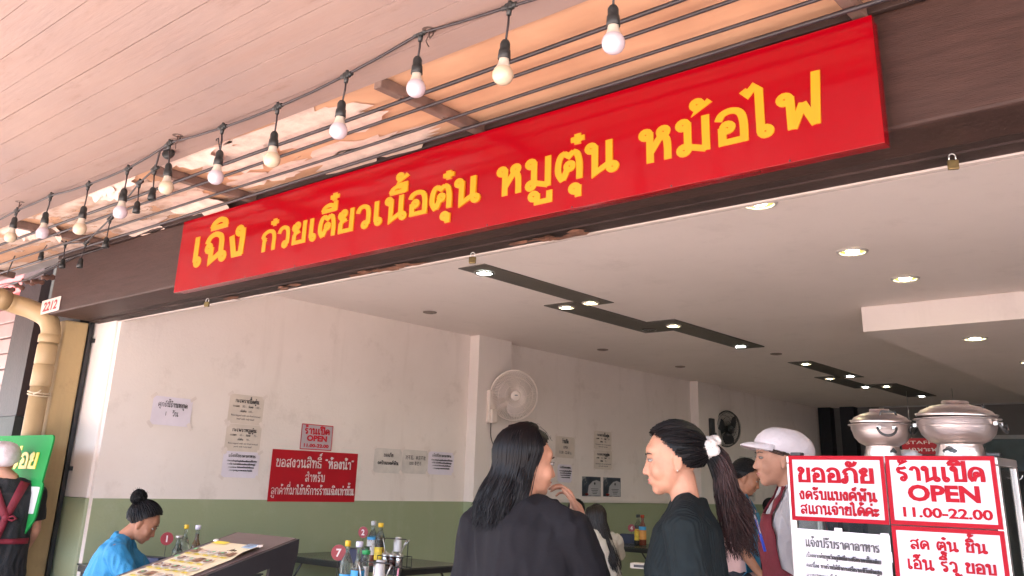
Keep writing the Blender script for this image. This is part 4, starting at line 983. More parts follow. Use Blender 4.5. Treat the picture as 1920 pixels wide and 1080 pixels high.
# table 2
x, y = on_table(699, 1005, 6.55); bottle('tall clear bottle with white label behind number 7, left of the yellow labelled bottle', x, y, TZ, .31, .040, M('cap_grey', (0.5, 0.47, 0.46), 0.4), m_vin, .52, [(.25, .58, m_lbw), (.585, .64, m_lbb)], neck=.32, shoulder=.62)
x, y = on_table(713, 1005, 6.5); bottle('dark sauce bottle with yellow cap and yellow label beside the caddy', x, y, TZ, .30, .036, m_capy, m_darks, .66, [(.16, .45, m_lby)], neck=.36, shoulder=.66)
# table 1
x, y = on_table(336, 1010, 5.9); bottle('short clear bottle with blue label beside number 1', x, y, TZ, .21, .036, m_steel, m_glass, .3, [(.05, .3, m_lbb)], neck=.45, shoulder=.55)
x, y = on_table(347, 1010, 6.05); bottle('clear bottle with yellow cap behind the blue labelled bottle by number 1', x, y, TZ, .27, .032, m_capy, m_vin, .25, [], neck=.32, shoulder=.55)
x, y = on_table(369, 1010, 5.95); bottle('brown sauce bottle with white cap above the menu sheet', x, y, TZ, .275, .034, m_capw, m_amber, .80, [], neck=.36, shoulder=.5)
# table 4
x, y = on_table(1197, 1000, 9.9); bottle('yellow labelled bottle right of number 4', x, y, TZ, .32, .045, M('cap_black', (0.03, 0.03, 0.03), 0.4), m_darks, .62, [(.15, .52, m_lby)], neck=.34, shoulder=.62)
x, y = on_table(1205, 1000, 9.8); bottle('red sauce bottle with orange label beside the ponytail woman', x, y, TZ, .32, .040, m_vin, m_vin, .9, [(.2, .5, m_lbo), (.505, .62, m_lbb)], neck=.36, shoulder=.6)
m_navy = M('navy_box', (0.014, 0.018, 0.055), 0.5, 0.15)
for px, py, dep, lab in ((668, 1025, 6.75, 'navy tissue box behind the bottles of table 2'), (1182, 1016, 10.1, 'navy tissue box below number 4'), (285, 1042, 6.0, 'dark tissue box beside the seated woman in blue'), (625, 1074, 5.0, 'dark tissue box at the foot of number 7')):
    x, y = on_table(px, py, dep); t = thing('tissue_box', lab, 'tissue box', (x, y, TZ), RAD(20), 'tissue boxes on the tables')
    bm = bmesh.new(); box(bm, (-.11, -.06, 0), (.11, .06, .10 if dep > 6.5 else .06), bevel=.006); obj('box', bm, m_navy, t)
    bm = bmesh.new(); box(bm, (-.06, -.012, .1005 if dep > 6.5 else .0605), (.06, .012, .102 if dep > 6.5 else .062)); obj('slot', bm, m_blk, t)
m_wire = M('wire_black', (0.03, 0.03, 0.03), 0.35, metal=0.5); m_jar = M('jar_steel', (0.35, 0.33, 0.31), 0.2, 0.2, 20, metal=0.9); m_cup = M('cup_white', (0.66, 0.62, 0.60), 0.35)
def caddy(label, x, y, jars):
    t = thing('condiment_caddy', label, 'condiment caddy', (x, y, TZ), RAD(10), 'condiment caddies')
    bm = bmesh.new()
    for z in (.02, .09): tube(bm, [(-.11, -.055, z), (.11, -.055, z), (.11, .055, z), (-.11, .055, z), (-.11, -.055, z)], .003, 6)
    tube(bm, [(-.11, 0, .02), (-.11, 0, .19), (-.09, 0, .205), (.09, 0, .205), (.11, 0, .19), (.11, 0, .02)], .0035, 6)
    for sx_ in (-.11, .11):
        for sy_ in (-.055, .055): tube(bm, [(sx_, sy_, 0), (sx_, sy_, .09)], .003, 6)
    obj('rack', bm, m_wire, t)
    for k, (dx, dy) in enumerate(((-.06, -.027), (0, -.027), (.06, -.027), (0, .03))[:jars]):
        bm = bmesh.new(); lathe(bm, [(0, .005), (.026, .005), (.027, .06), (.027, .085), (.024, .09)], (dx, dy, 0), 16); j = obj('jar', bm, m_jar if k != 1 else m_darks, t)
        bm = bmesh.new(); lathe(bm, [(.029, .088), (.029, .102), (.02, .110), (.006, .113), (.006, .122), (0, .124)], (dx, dy, 0), 16); obj('lid', bm, m_steel, j)
        bm = bmesh.new(); tube(bm, [(dx, dy, .08), (dx + .03 * (k - 1), dy + .01, .17), (dx + .045 * (k - 1), dy + .012, .20)], [.003, .0035, .006], 6); obj('spoon', bm, m_steel, j)
    bm = bmesh.new(); lathe(bm, [(.030, .12), (.022, .21), (.020, .215), (0, .215)], (.0, .03, 0), 18); obj('upturned_cup', bm, m_cup, t)
x, y = on_table(741, 1030, 6.3); caddy('wire caddy of jars and a white cup at the back of table 2', x, y, 4)
x, y = on_table(706, 1060, 4.45); caddy('wire caddy with a white upturned cup at the bottom edge before table 2', x, y, 3)
m_straw = M('straw_pink', (0.75, 0.30, 0.38), 0.4); m_pet = M('plastic_clear', (0.72, 0.68, 0.66), 0.15, 0.02, trans=.85)
for px, dep, lab, dz in ((744, 4.35, 'clear cup with a pink straw, left of two at the bottom edge', 0), (761, 4.25, 'clear cup with a pink straw, right of two at the bottom edge', -.025)):
    x, y = on_table(px, 1070, dep); t = thing('drink_cup', lab, 'cup', (x, y, TZ), 0, 'clear cups with straws')
    bm = bmesh.new(); lathe(bm, [(0, .002), (.026, .002), (.036, .115), (.038, .118), (.036, .120), (.034, .116)], seg=20); obj('cup', bm, m_pet, t)
    bm = bmesh.new(); lathe(bm, [(0, .004), (.025, .004), (.031, .07), (0, .07)], seg=20); obj('ice', bm, M('ice', (0.7, 0.62, 0.58), 0.2, 0.2, 30), t)
    bm = bmesh.new(); tube(bm, [(-.01, 0, .01), (.012, .0, .19 + dz)], .0042, 8); obj('straw', bm, m_straw, t)
for px, py, dep, lab in ((1275, 1058, 7.5, 'white card standing behind the ponytail woman'),):
    c = at(1205, 1061, 7.2); t = thing('price_card', 'small pale box under the table of number 4', 'box', (c.x, c.y, c.z), RAD(15))
    bm = bmesh.new(); box(bm, (-.09, -.05, -.02), (.09, .05, .02), bevel=.004); obj('box', bm, m_aged, t)
    bm = bmesh.new(); box(bm, (-.06, -.0515, -.01), (.06, -.0508, .01)); obj('print', bm, m_text, t)

# ================================================================== MENU LECTERN
m_lect = M('lectern_dark', (0.020, 0.018, 0.020), 0.4, 0.2, 5); m_lecttop = M('lectern_top', (0.115, 0.078, 0.072), 0.30, 0.12, 4, stretch=(1, 6, 1))
LX0, LX1, LYT, LZT, SL = -3.805, -3.362, 2.53, 1.25, RAD(16.2)
lect = thing('menu_lectern', 'dark sloping menu stand on the pavement edge', 'lectern', (-3.58, 2.0, .08))
to = lambda x, s, n=0: V((x + 3.58, LYT - 2.0 - s * cos(SL) + n * -sin(SL) * 0, LZT - .08 - s * sin(SL) + n))
LEN = .95
bm = bmesh.new()
A = [to(LX0, 0), to(LX1, 0), to(LX1, LEN), to(LX0, LEN)]
vt = [bm.verts.new(p) for p in A]; vb = [bm.verts.new(p - V((0, 0, .03))) for p in A]
bm.faces.new(vt); bm.faces.new(list(reversed(vb)))
for i in range(4): bm.faces.new((vt[i], vb[i], vb[(i+1)%4], vt[(i+1)%4]))
obj('desk_board', bm, m_lecttop, lect)
for x in (LX0, LX1 + .004):
    bm = bmesh.new(); s = .02 if x > -3.5 else -.02
    P2 = [(0, .0), (LEN, .0), (LEN, -.05), (.10, -.075), (.22, -.80), (.25, -1.0), (.19, -1.0), (.0, -.04)]
    def q(s_, dz): b = to(x, s_); return V((b.x, b.y, b.z + dz - .004))
    lo = -(LZT - .08)
    pts = [q(0, .002), q(LEN, .002), q(LEN, -.055), q(.14, -.07), q(.30, lo + .30 * sin(SL) + .006), q(.235, lo + .235 * sin(SL) + .006), q(.0, -.05)]
    a = [bm.verts.new(p) for p in pts]; b = [bm.verts.new(p + V((s, 0, 0))) for p in pts]
    bm.faces.new(a); bm.faces.new(list(reversed(b)))
    for i in range(len(a)): bm.faces.new((a[i], b[i], b[(i+1)%len(a)], a[(i+1)%len(a)]))
    obj('side_frame', bm, m_lect, lect)
bm = bmesh.new(); a = to(LX1 + .03, .17); tube(bm, [a + V((0, 0, -.10)), to(LX1 + .03, .31) + V((0, 0, -.75))], .004, 8); obj('chrome_strip', bm, m_steel, lect)
bm = bmesh.new(); box(bm, to(LX0 + .03, .62) + V((0, 0, -1.12 + .62 * .28 + .0)), to(LX1 - .03, .58) + V((0, .02, -.06))); obj('front_panel', bm, m_lect, lect)
bm = bmesh.new(); box(bm, to(LX0 + .02, .30) + V((0, -.3, -1.15 + .0837)), to(LX1 - .02, .28) + V((0, .3, -1.10 + .08))); obj('foot', bm, m_lect, lect)
# the menu sheet: curled paper lying on the board
m_menu = M('menu_paper', (0.78, 0.64, 0.40), 0.4, 0.06, 3); m_my = M('menu_yellow', (0.85, 0.66, 0.06), 0.45); m_mb = M('bowl_white', (0.72, 0.68, 0.62), 0.4)
m_ms = M('soup_brown', (0.22, 0.10, 0.05), 0.4, 0.5, 60); m_mn = M('noodle', (0.62, 0.46, 0.32), 0.4, 0.4, 60); m_mg = M('menu_green', (0.15, 0.5, 0.2), 0.5); m_mbl = M('menu_blue', (0.35, 0.50, 0.65), 0.5)
mpos = to(LX0, 0); nrm = V((0, -sin(SL), cos(SL)))
mwm = plane_matrix((LX0 + .062 + .16, LYT, LZT), (1, 0, 0), (0, cos(SL), sin(SL)))
mn = thing('menu_sheet', 'cream menu sheet with rows of bowl photographs taped on the sloping stand', 'menu', mw=mwm)
W_, H_ = .185, .66; TOP = -.135
bm = bmesh.new(); g = []
for i in range(9):
    row = []
    for j in range(13):
        u, v = -W_ + 2 * W_ * i / 8, TOP - H_ * j / 12
        lift = .004 + (.012 * max(0, (i - 6) / 2) ** 2 if j < 3 else 0) + .003 * noise.noise((u * 8, v * 8, 0))
        row.append(bm.verts.new((u, v, lift)))
    g.append(row)
for i in range(8):
    for j in range(12): bm.faces.new((g[i][j], g[i+1][j], g[i+1][j+1], g[i][j+1])).smooth = True
obj('sheet', bm, m_menu, mn)
random.seed(21)
def disc(bm, x, y, rx, ry, z, n=14, mi=0, half=False):
    v = [bm.verts.new((x + rx * cos(2*pi*k/n), y + ry * (sin(2*pi*k/n)), z)) for k in range(n)]
    f = bm.faces.new(v); f.material_index = mi
bm = bmesh.new(); bt = bmesh.new()
for r in range(6):
    for c in range(5 if r not in (1, 3) else 4):
        x = -.145 + .068 * c + (.03 if r in (1, 3) else 0); yy = TOP - .125 - .088 * r
        kind = random.random()
        if kind < .22: rect(bm, x - .024, x + .024, yy - .022, yy + .024, .0085, 1)
        else:
            disc(bm, x, yy, .029, .024, .0085, mi=0); disc(bm, x, yy + .001, .023, .018, .0091, mi=1 if random.random() < .6 else 2); disc(bm, x + random.uniform(-.008, .008), yy + .004, .010, .007, .0097, 8, mi=2 if random.random() < .5 else 4)
        rect(bm, x - .022, x + .020, yy - .044, yy - .031, .0089, 3)
        for k in range(2): rect(bt, x - .020, x + .012 - .01 * k, yy - .035 - .006 * k, yy - .033 - .006 * k, .0097)
rect(bm, -.17, -.07, TOP - .035, TOP - .004, .009, 3); rect(bm, .09, .175, TOP - .055, TOP - .008, .013, 5); rect(bm, -.18, -.16, TOP - .12, TOP - .10, .009, 4); rect(bm, -.18, -.16, TOP - .21, TOP - .19, .009, 4)
obj('bowl_pictures', bm, [m_mb, m_ms, m_mn, m_my, m_mg, m_mbl], mn)
thai(bt, 'เมนู', -.02, .07, TOP - .045, .022, .16, .0008); thai(bt, 'ก๋วยเตี๋ยว', -.03, .085, TOP - .082, .014, .15, .0008)
for k in range(3): rect(bt, .10, .16 - .01 * k, TOP - .022 - .011 * k, TOP - .018 - .011 * k, .0145)
o = obj('lettering', bt, M('menu_brown', (0.12, 0.07, 0.04), 0.5), mn); o.location.z = .001
bm = bmesh.new()
for xx, yy in ((-.17, TOP - .01), (.18, TOP - .02), (.185, TOP - .38)): box(bm, (xx - .012, yy - .008, .010), (xx + .012, yy + .008, .016), bevel=.002)
obj('tape', bm, m_tape, mn)

# ================================================================== FOOD DISPLAY CASE WITH SIGNS AND HOT POTS
m_alu = M('aluminium', (0.62, 0.56, 0.53), 0.35, 0.08, 12, metal=0.85); m_cglass = M('case_glass', (0.75, 0.80, 0.78), 0.03, 0.0, trans=1.0)
CX0, CX1, CY0, CY1, CT = -1.232, -.622, 2.8, 3.03, 1.612
case = thing('food_display_case', 'aluminium framed glass food case with red bordered signs on its front', 'display case', ((CX0 + CX1) / 2, 2.9, FL))
cx, cyy = (CX0 + CX1) / 2, 2.9
L_ = lambda x, y, z: (x - cx, y - cyy, z - FL)
bm = bmesh.new()
for x in (CX0, CX1 - .022):
    for y in (CY0, CY1 - .022):
        bm = bmesh.new(); box(bm, L_(x, y, .95), L_(x + .022, y + .022, CT - .022), bevel=.003); obj('post', bm, m_alu, case)
bm = bmesh.new(); box(bm, L_(CX0, CY0, CT - .021), L_(CX1, CY1, CT), bevel=.003); obj('top_plate', bm, m_alu, case)
for lo, hi in (((CX0 + .023, CY0 + .008, .96), (CX1 - .023, CY0 + .012, CT - .022)), ((CX1 - .012, CY0 + .023, .96), (CX1 - .008, CY1 - .023, CT - .022)), ((CX0 + .008, CY0 + .023, .96), (CX0 + .012, CY1 - .023, CT - .022))):
    bm = bmesh.new(); box(bm, L_(*lo), L_(*hi)); obj('glass_pane', bm, m_cglass, case)
bm = bmesh.new(); box(bm, L_(CX0 - .02, CY0 - .02, FL + .06), L_(CX1 + .02, CY1 + .25, .948), bevel=.006); obj('cart_body', bm, m_alu, case)
bm = bmesh.new(); box(bm, L_(CX0 + .03, CY0 + .04, 1.24), L_(CX1 - .03, CY1 - .03, 1.25)); obj('shelf', bm, m_alu, case)
bm = bmesh.new()
for x in (CX0 + .01, CX1 - .03):
    box(bm, L_(x, CY0 + .01, CT + .001), L_(x + .035, CY0 + .04, CT + .012), bevel=.003)
obj('corner_cap', bm, m_blk, case)
for x in (CX0 + .05, CX1 - .05):
    bm = bmesh.new(); tube(bm, [L_(x - .015, CY0 + .1, FL + .03), L_(x + .015, CY0 + .1, FL + .03)], .03, 14); obj('castor', bm, m_blk, case)
m_meat = M('braised_meat', (0.16, 0.07, 0.04), 0.4, 0.5, 20, 0.6, 30)
random.seed(3)
bm = bmesh.new()
for k in range(26): ell(bm, (random.uniform(CX0 + .08, CX1 - .05), random.uniform(CY0 + .06, CY1 - .05), 1.265 + random.uniform(0, .03)), (random.uniform(.02, .04), random.uniform(.02, .03), random.uniform(.015, .03)), 8, 6)
tag(obj('braised_meat', bm, m_meat), 'brown pieces of braised meat inside the glass case', 'meat')
def case_sign(label, x0, x1, z0, z1, lines, bord=.012, y=CY0 - .004, name='price_sign'):
    w, h = (x1 - x0) / 2, (z1 - z0) / 2
    t = thing(name, label, 'sign', mw=plane_matrix(((x0 + x1) / 2, y, (z0 + z1) / 2), (1, 0, 0), (0, 0, 1)), group='red bordered signs on the case')
    bm = bmesh.new(); box(bm, (-w, -h, -.003), (w, h, 0)); obj('board', bm, m_signw, t)
    bm = bmesh.new(); b = bord; e = .0012
    for r in ((-w, w, h - b, h), (-w, w, -h, -h + b), (-w, -w + b, -h + b, h - b), (w - b, w, -h + b, h - b)): rect(bm, *r, e)
    obj('border', bm, m_sig, t)
    bm = bmesh.new()
    for s, hw, yy, hh, kind, wt, cxx in lines:
        if kind == 'T': thai(bm, s, cxx - hw, cxx + hw, yy, hh, wt, .0008)
        else:
            latin(bm, s, cxx, yy, hh, bold=wt, t=.0016, fit=2 * hw)
    obj('lettering', bm, m_sig, t)
m_sig = M('sign_print_red', (0.27, 0.002, 0.010), 0.6, 0.04, spec=.15)
case_sign('red bordered sign with three Thai lines at the upper left of the case', -1.222, -.927, 1.421, 1.613, [('ขออภัย', .118, .017, .044, 'T', .20, -.003), ('งดรับแบงค์พัน', .118, -.034, .026, 'T', .19, -.001), ('สแกนจ่ายได้ค่ะ', .120, -.076, .026, 'T', .18, .002)])
case_sign('red bordered sign reading OPEN 11.00-22.00 at the upper right of the case', -.923, -.628, 1.423, 1.614, [('ร้านเปิด', .118, .026, .040, 'T', .20, .0), ('OPEN', .096, -.027, .042, 'L', .045, .004), ('11.00-22.00', .118, -.072, .026, 'L', .035, .008)])
case_sign('red bordered sign with two Thai lines below the OPEN sign', -.923, -.628, 1.229, 1.420, [('สด ตุ๋น ชิ้น', .100, .035, .025, 'T', .18, .0), ('เอ็น ริ้ว ขอบ', .115, -.018, .027, 'T', .18, .002), ('ลูกชิ้น', .07, -.07, .026, 'T', .18, 0)])
t = thing('paper_notice', 'white paper with black Thai print taped on the case below the left sign', 'notice', mw=plane_matrix((-1.079, CY0 - .006, 1.27), (1, 0, -.02), (.02, 0, 1)))
bm = bmesh.new(); g = []
for i in range(11):
    row = []
    for j in range(9):
        u, v = -.148 + .296 * i / 10, -.125 + .25 * j / 8
        row.append(bm.verts.new((u, v, .002 + .002 * noise.noise((u * 12, v * 12, 5)) - (.012 * max(0, (2 - i) / 2) ** 2 * (.5 + .5 * noise.noise((v * 20, 1, 1)))))))
    g.append(row)
for i in range(10):
    for j in range(8): bm.faces.new((g[i][j], g[i+1][j], g[i+1][j+1], g[i][j+1])).smooth = True
obj('sheet', bm, M('paper_bright', (0.56, 0.53, 0.55), 0.55, 0.04, 6, 0.2, 9), t)
bm = bmesh.new(); thai(bm, 'แจ้งปรับราคาอาหาร', -.105, .118, .075, .021, .12, .0006)
for k, s in enumerate(BODY): thai(bm, s, -.105, .120 - .012 * (k == 2), .045 - .028 * k, .0098, .07, .0006)
o = obj('lettering', bm, m_text, t); o.location.z = .0045
bm = bmesh.new()
for u, v in ((0, .115), (.135, .11), (.14, .06)): rect(bm, u - .012, u + .012, v - .008, v + .02, .006)
obj('tape', bm, M('tape_clear', (0.7, 0.66, 0.68), 0.15, trans=.3), t)
bm = bmesh.new()
hk = at(1893, 880, 3.75); P_ = [(0, 0, .02), (.012, 0, .018), (.016, 0, .0), (.014, 0, -.02), (.018, 0, -.036), (.03, 0, -.042), (.042, 0, -.034), (.046, 0, -.022)]
tube(bm, [hk + V(p) for p in cat([V(p) for p in P_], 4)], .0022, 8)
P_ = [(.0, .01, .02), (.006, .01, -.01), (.002, .01, -.03), (-.01, .01, -.038), (-.02, .01, -.03)]
tube(bm, [hk + V(p) for p in cat([V(p) for p in P_], 4)], .0022, 8)
tag(obj('hook', bm, m_steel), 'bent steel S hook hanging on the right end of the glass case', 'hook')
bm = bmesh.new(); q0 = at(1633, 858, 3.25); tube(bm, [q0 + V((0, -.012, .012)), q0 + V((.002, -.018, -.02)), q0 + V((.004, -.018, -.065))], .0016, 6)
tag(obj('wire_piece', bm, m_steel), 'thin steel wire hanging over the top edge of the left red bordered sign', 'wire')

m_pot = M('pot_aluminium', (0.60, 0.53, 0.50), 0.33, 0.10, 7, 0.12, 25, metal=0.95, stretch=(1, 1, 5), rvar=.1); m_hand = M('handle_black', (0.02, 0.02, 0.02), 0.35)
def hot_pot(label, x, y, z, s, hs, ang, lift):
    t = thing('hot_pot', label, 'pot', (x, y, z), RAD(ang), 'aluminium hot pots on the case')
    r = s
    bm = bmesh.new(); lathe(bm, [(r*.58, 0), (r*.60, .006), (r*.54, hs*.30), (r*.53, hs*.34), (r*.56, hs*.36)], seg=40); st = obj('stove_base', bm, m_pot, t)
    for a in (-.1 , 2.0, -2.2):
        bm = bmesh.new(); R = r*.575; ww = .30 if s > .1 else .2
        pts = []
        for k in range(16):
            aa = 2*pi*k/16; lobes = 1 + .16*cos(4*aa)
            th = a - pi/2 + ww*cos(aa)*lobes; zz = hs*.16 + hs*.11*sin(aa)*lobes
            pts.append(bm.verts.new((R*1.02*cos(th), R*1.02*sin(th), zz)))
        bm.faces.new(pts); obj('vent_hole', bm, m_hand, st)
    b0 = hs * .36
    bm = bmesh.new(); lathe(bm, [(0, b0), (r*.55, b0), (r*.74, b0+.09*hs), (r*.88, b0+.25*hs), (r*.94, b0+.44*hs), (r*.95, b0+.47*hs), (r*.965, b0+.485*hs), (r*.97, b0+.60*hs), (r*1.0, b0+.62*hs), (r*1.06, b0+.625*hs), (r*1.06, b0+.64*hs), (r*.97, b0+.64*hs), (r*.9, b0+.5*hs)], seg=56); obj('bowl', bm, m_pot, t)
    zl = b0 + .655*hs
    bm = bmesh.new(); lathe(bm, [(r*.95, 0), (r*1.0, .008), (r*.95, .05*hs), (r*.85, .17*hs), (r*.62, .28*hs), (r*.36, .34*hs), (r*.33, .345*hs), (r*.33, .42*hs), (r*.31, .435*hs), (r*.24, .435*hs), (r*.22, .36*hs), (0, .35*hs)], seg=56)
    bm.transform(Matrix.Translation((0, 0, zl + lift)) @ Matrix.Rotation(RAD(1.6), 4, 'Y')); ld = obj('lid', bm, m_pot, t)
    for a in (0, pi):
        bm = bmesh.new(); c = V((r*1.0*cos(a), r*1.0*sin(a), b0+.50*hs)); tv = V((-sin(a), cos(a), 0)); ov = V((cos(a), sin(a), 0))
        for sgn in (-1, 1): box(bm, c + tv*sgn*.022 + V((-.006, -.006, -.006)), c + tv*sgn*.022 + V((.006, .006, .006)), bevel=.002)
        h = obj('handle_bracket', bm, m_steel, t)
        bm = bmesh.new(); tube(bm, [c + tv*.027*cos(q) + ov*(.010+.010*sin(q)) + V((0, 0, -.024*sin(q))) for q in [k*pi/10 for k in range(11)]], .004, 8); obj('handle', bm, m_hand, t)
    for a in (.25, pi - .2):
        bm = bmesh.new(); c = V((r*.66*cos(a), r*.66*sin(a), zl + .27*hs)); tv = V((-sin(a), cos(a), 0))
        tube(bm, [c - tv*.026 + V((0,0,-.004)), c - tv*.022 + V((0,0,.008)), c + tv*.022 + V((0,0,.008)), c + tv*.026 + V((0,0,-.004))], .0036, 8); obj('lid_handle', bm, m_hand, ld)
hot_pot('smaller aluminium hot pot with a lid on the left of the case top', onY(1656, 850, 2.915).x, 2.915, CT + .001, .091, .098, -62, .004)
hot_pot('larger aluminium hot pot with a lid on the right of the case top', onY(1801, 850, 2.915).x, 2.915, CT + .001, .114, .110, -5, .004)
def crumpled(name, label, c, r, mat, seed, cat_):
    bm = bmesh.new(); bmesh.ops.create_icosphere(bm, subdivisions=4, radius=1)
    for v in bm.verts:
        n = 1 + .35 * abs(noise.noise(v.co * 2.2 + V((seed, 0, 0)))) - .12 * abs(noise.noise(v.co * 6 + V((0, seed, 0))))
        v.co = V((v.co.x * r[0] * n, v.co.y * r[1] * n, v.co.z * r[2] * n))
    return tag(obj(name, bm, mat, smooth=True, mw=Matrix.Translation(c)), label, cat_)
m_bag = M('bag_white', (0.66, 0.58, 0.54), 0.4, 0.08, 8, 0.3, 20)
crumpled('plastic_bag', 'crumpled white plastic bag between the two hot pots', (onY(1702, 848, 2.99).x, 2.99, CT + .012), (.036, .025, .016), m_bag, 3, 'bag')
# ================================================================== PEOPLE
m_skin = {}
def skin(name, col):
    m = M(name, col, 0.55, 0.12, 22, 0.06, 220, spec=.35)
    m.node_tree.nodes['Principled BSDF'].inputs['Subsurface Weight'].default_value = 0.06
    m.node_tree.nodes['Principled BSDF'].inputs['Subsurface Radius'].default_value = (.012, .005, .003)
    return m
SK1 = skin('skin_warm', (0.42, 0.205, 0.13)); SK2 = skin('skin_tan', (0.33, 0.15, 0.088))
m_eye = M('eye_white', (0.30, 0.27, 0.25), 0.35); m_iris = M('iris', (0.02, 0.012, 0.01), 0.15); m_lip = M('lips', (0.42, 0.13, 0.11), 0.4); m_brow = M('brow', (0.03, 0.02, 0.017), 0.7)
m_hair = M('hair_black', (0.0045, 0.0035, 0.004), 0.45, 0.3, 30, spec=.2); m_hair2 = M('hair_redbrown', (0.022, 0.0065, 0.006), 0.45, 0.45, 30, spec=.3)
def rotz(v, a): return V((v[0]*cos(a) - v[1]*sin(a), v[0]*sin(a) + v[1]*cos(a), v[2]))

def hand(bm, w, d, pn, side, curl=.5, spread=1.0, s=1.0, thumb=.6):
    """hand grown from wrist w: d along the hand, pn palm normal, side = +1/-1 picks the thumb side"""
    d = V(d).normalized(); pn = (V(pn) - d * V(pn).dot(d)).normalized(); tv = d.cross(pn) * side
    k = s
    blob_tube(bm, [w, w + d*.03*k], [.024*k, .026*k], 10)
    for o_, l, r in ((-.030, .082, .0105), (-.010, .09, .0115), (.010, .09, .0115), (.028, .085, .0115)):
        blob_tube(bm, [w + d*.02*k + tv*o_*.55*k, w + d*l*k + tv*o_*k], [.013*k, r*k], 10)
    for o_, base, ls, r in ((-.031, .083, (.026, .018, .016), .0072), (-.0105, .092, (.034, .024, .018), .0080), (.0105, .094, (.037, .026, .019), .0082), (.031, .088, (.033, .023, .018), .0080)):
        p = w + d*base*k + tv*o_*k; P = [p]; R = [r*1.1*k]; a = 0; dd = d
        for i, l in enumerate(ls):
            a += curl * (.55, .75, .5)[i]
            dd = (d * cos(a) + pn * sin(a)) + tv * o_ * 2.2 * spread
            p = p + dd.normalized() * l * k; P.append(p); R.append(r * (1, .93, .82)[i] * k)
        blob_tube(bm, P, R, 8)
    p = w + d*.022*k + tv*.024*k; P = [p]; R = [.0125*k]
    for l, a, b in ((.038, .75, .25), (.030, .55, .45), (.024, .4, .6)):
        dd = d*cos(a) + tv*sin(a)*(.9) + pn*b*thumb; p = p + dd.normalized()*l*k; P.append(p); R.append((.0108 if l > .035 else .0095 if l > .026 else .0082)*k)
    blob_tube(bm, P, R, 8)

def head_solid(bm, Hm):
    R3 = Hm.to_3x3(); q = lambda x, y, z: Hm @ V((x, y, z))
    E_ = lambda c, r: ell(bm, q(*c), r, 18, 12, R3)
    E_((0, -.014, .030), (.072, .092, .081)); E_((0, .020, -.018), (.063, .066, .084)); E_((0, .028, -.062), (.050, .050, .042)); E_((0, .054, -.088), (.022, .024, .020))
    E_((0, .058, .034), (.050, .026, .030))
    for s in (-1, 1):
        E_((s*.032, .050, -.030), (.030, .030, .034)); E_((s*.010, .086, -.036), (.0085, .009, .0075))
        E_((s*.073, -.010, -.008), (.008, .018, .031)); E_((s*.075, -.014, .006), (.010, .017, .016)); E_((s*.073, -.004, -.034), (.008, .010, .010))
    blob_tube(bm, [q(0, .076, .014), q(0, .084, -.010), q(0, .096, -.033)], [.0080, .0085, .0095], 10)
    E_((0, .070, -.060), (.027, .015, .016)); E_((0, .078, -.057), (.019, .0095, .0058)); E_((0, .077, -.0675), (.017, .0095, .0062))

def head_detail(bm, Hm, base):
    """eyes, brows and lip colour, as faces with their own material index"""
    q = lambda x, y, z: Hm @ V((x, y, z)); R3 = Hm.to_3x3()
    for s in (-1, 1):
        ell(bm, q(s*.031, .0735, .004), (.0125, .0092, .0048), 12, 8, R3, base); ell(bm, q(s*.031, .0806, .004), (.0056, .0028, .0046), 10, 6, R3, base + 1)
        tube(bm, [q(s*.014, .0835, .023), q(s*.030, .0825, .027), q(s*.046, .070, .023)], [.0018, .0024, .0012], 6, mi=base + 3)
        tube(bm, [q(s*.018, .0800, .0065), q(s*.031, .0835, .0088), q(s*.044, .0755, .0062)], [.0010, .0016, .0010], 6, mi=base + 3)
    tube(bm, [q(-.017, .0795, -.0605), q(-.007, .0862, -.0575), q(.007, .0862, -.0575), q(.017, .0795, -.0605)], [.001, .0028, .0028, .001], 8, mi=base + 2)
    tube(bm, [q(-.015, .0795, -.0620), q(0, .0852, -.0668), q(.015, .0795, -.0620)], [.001, .0032, .001], 8, mi=base + 2)

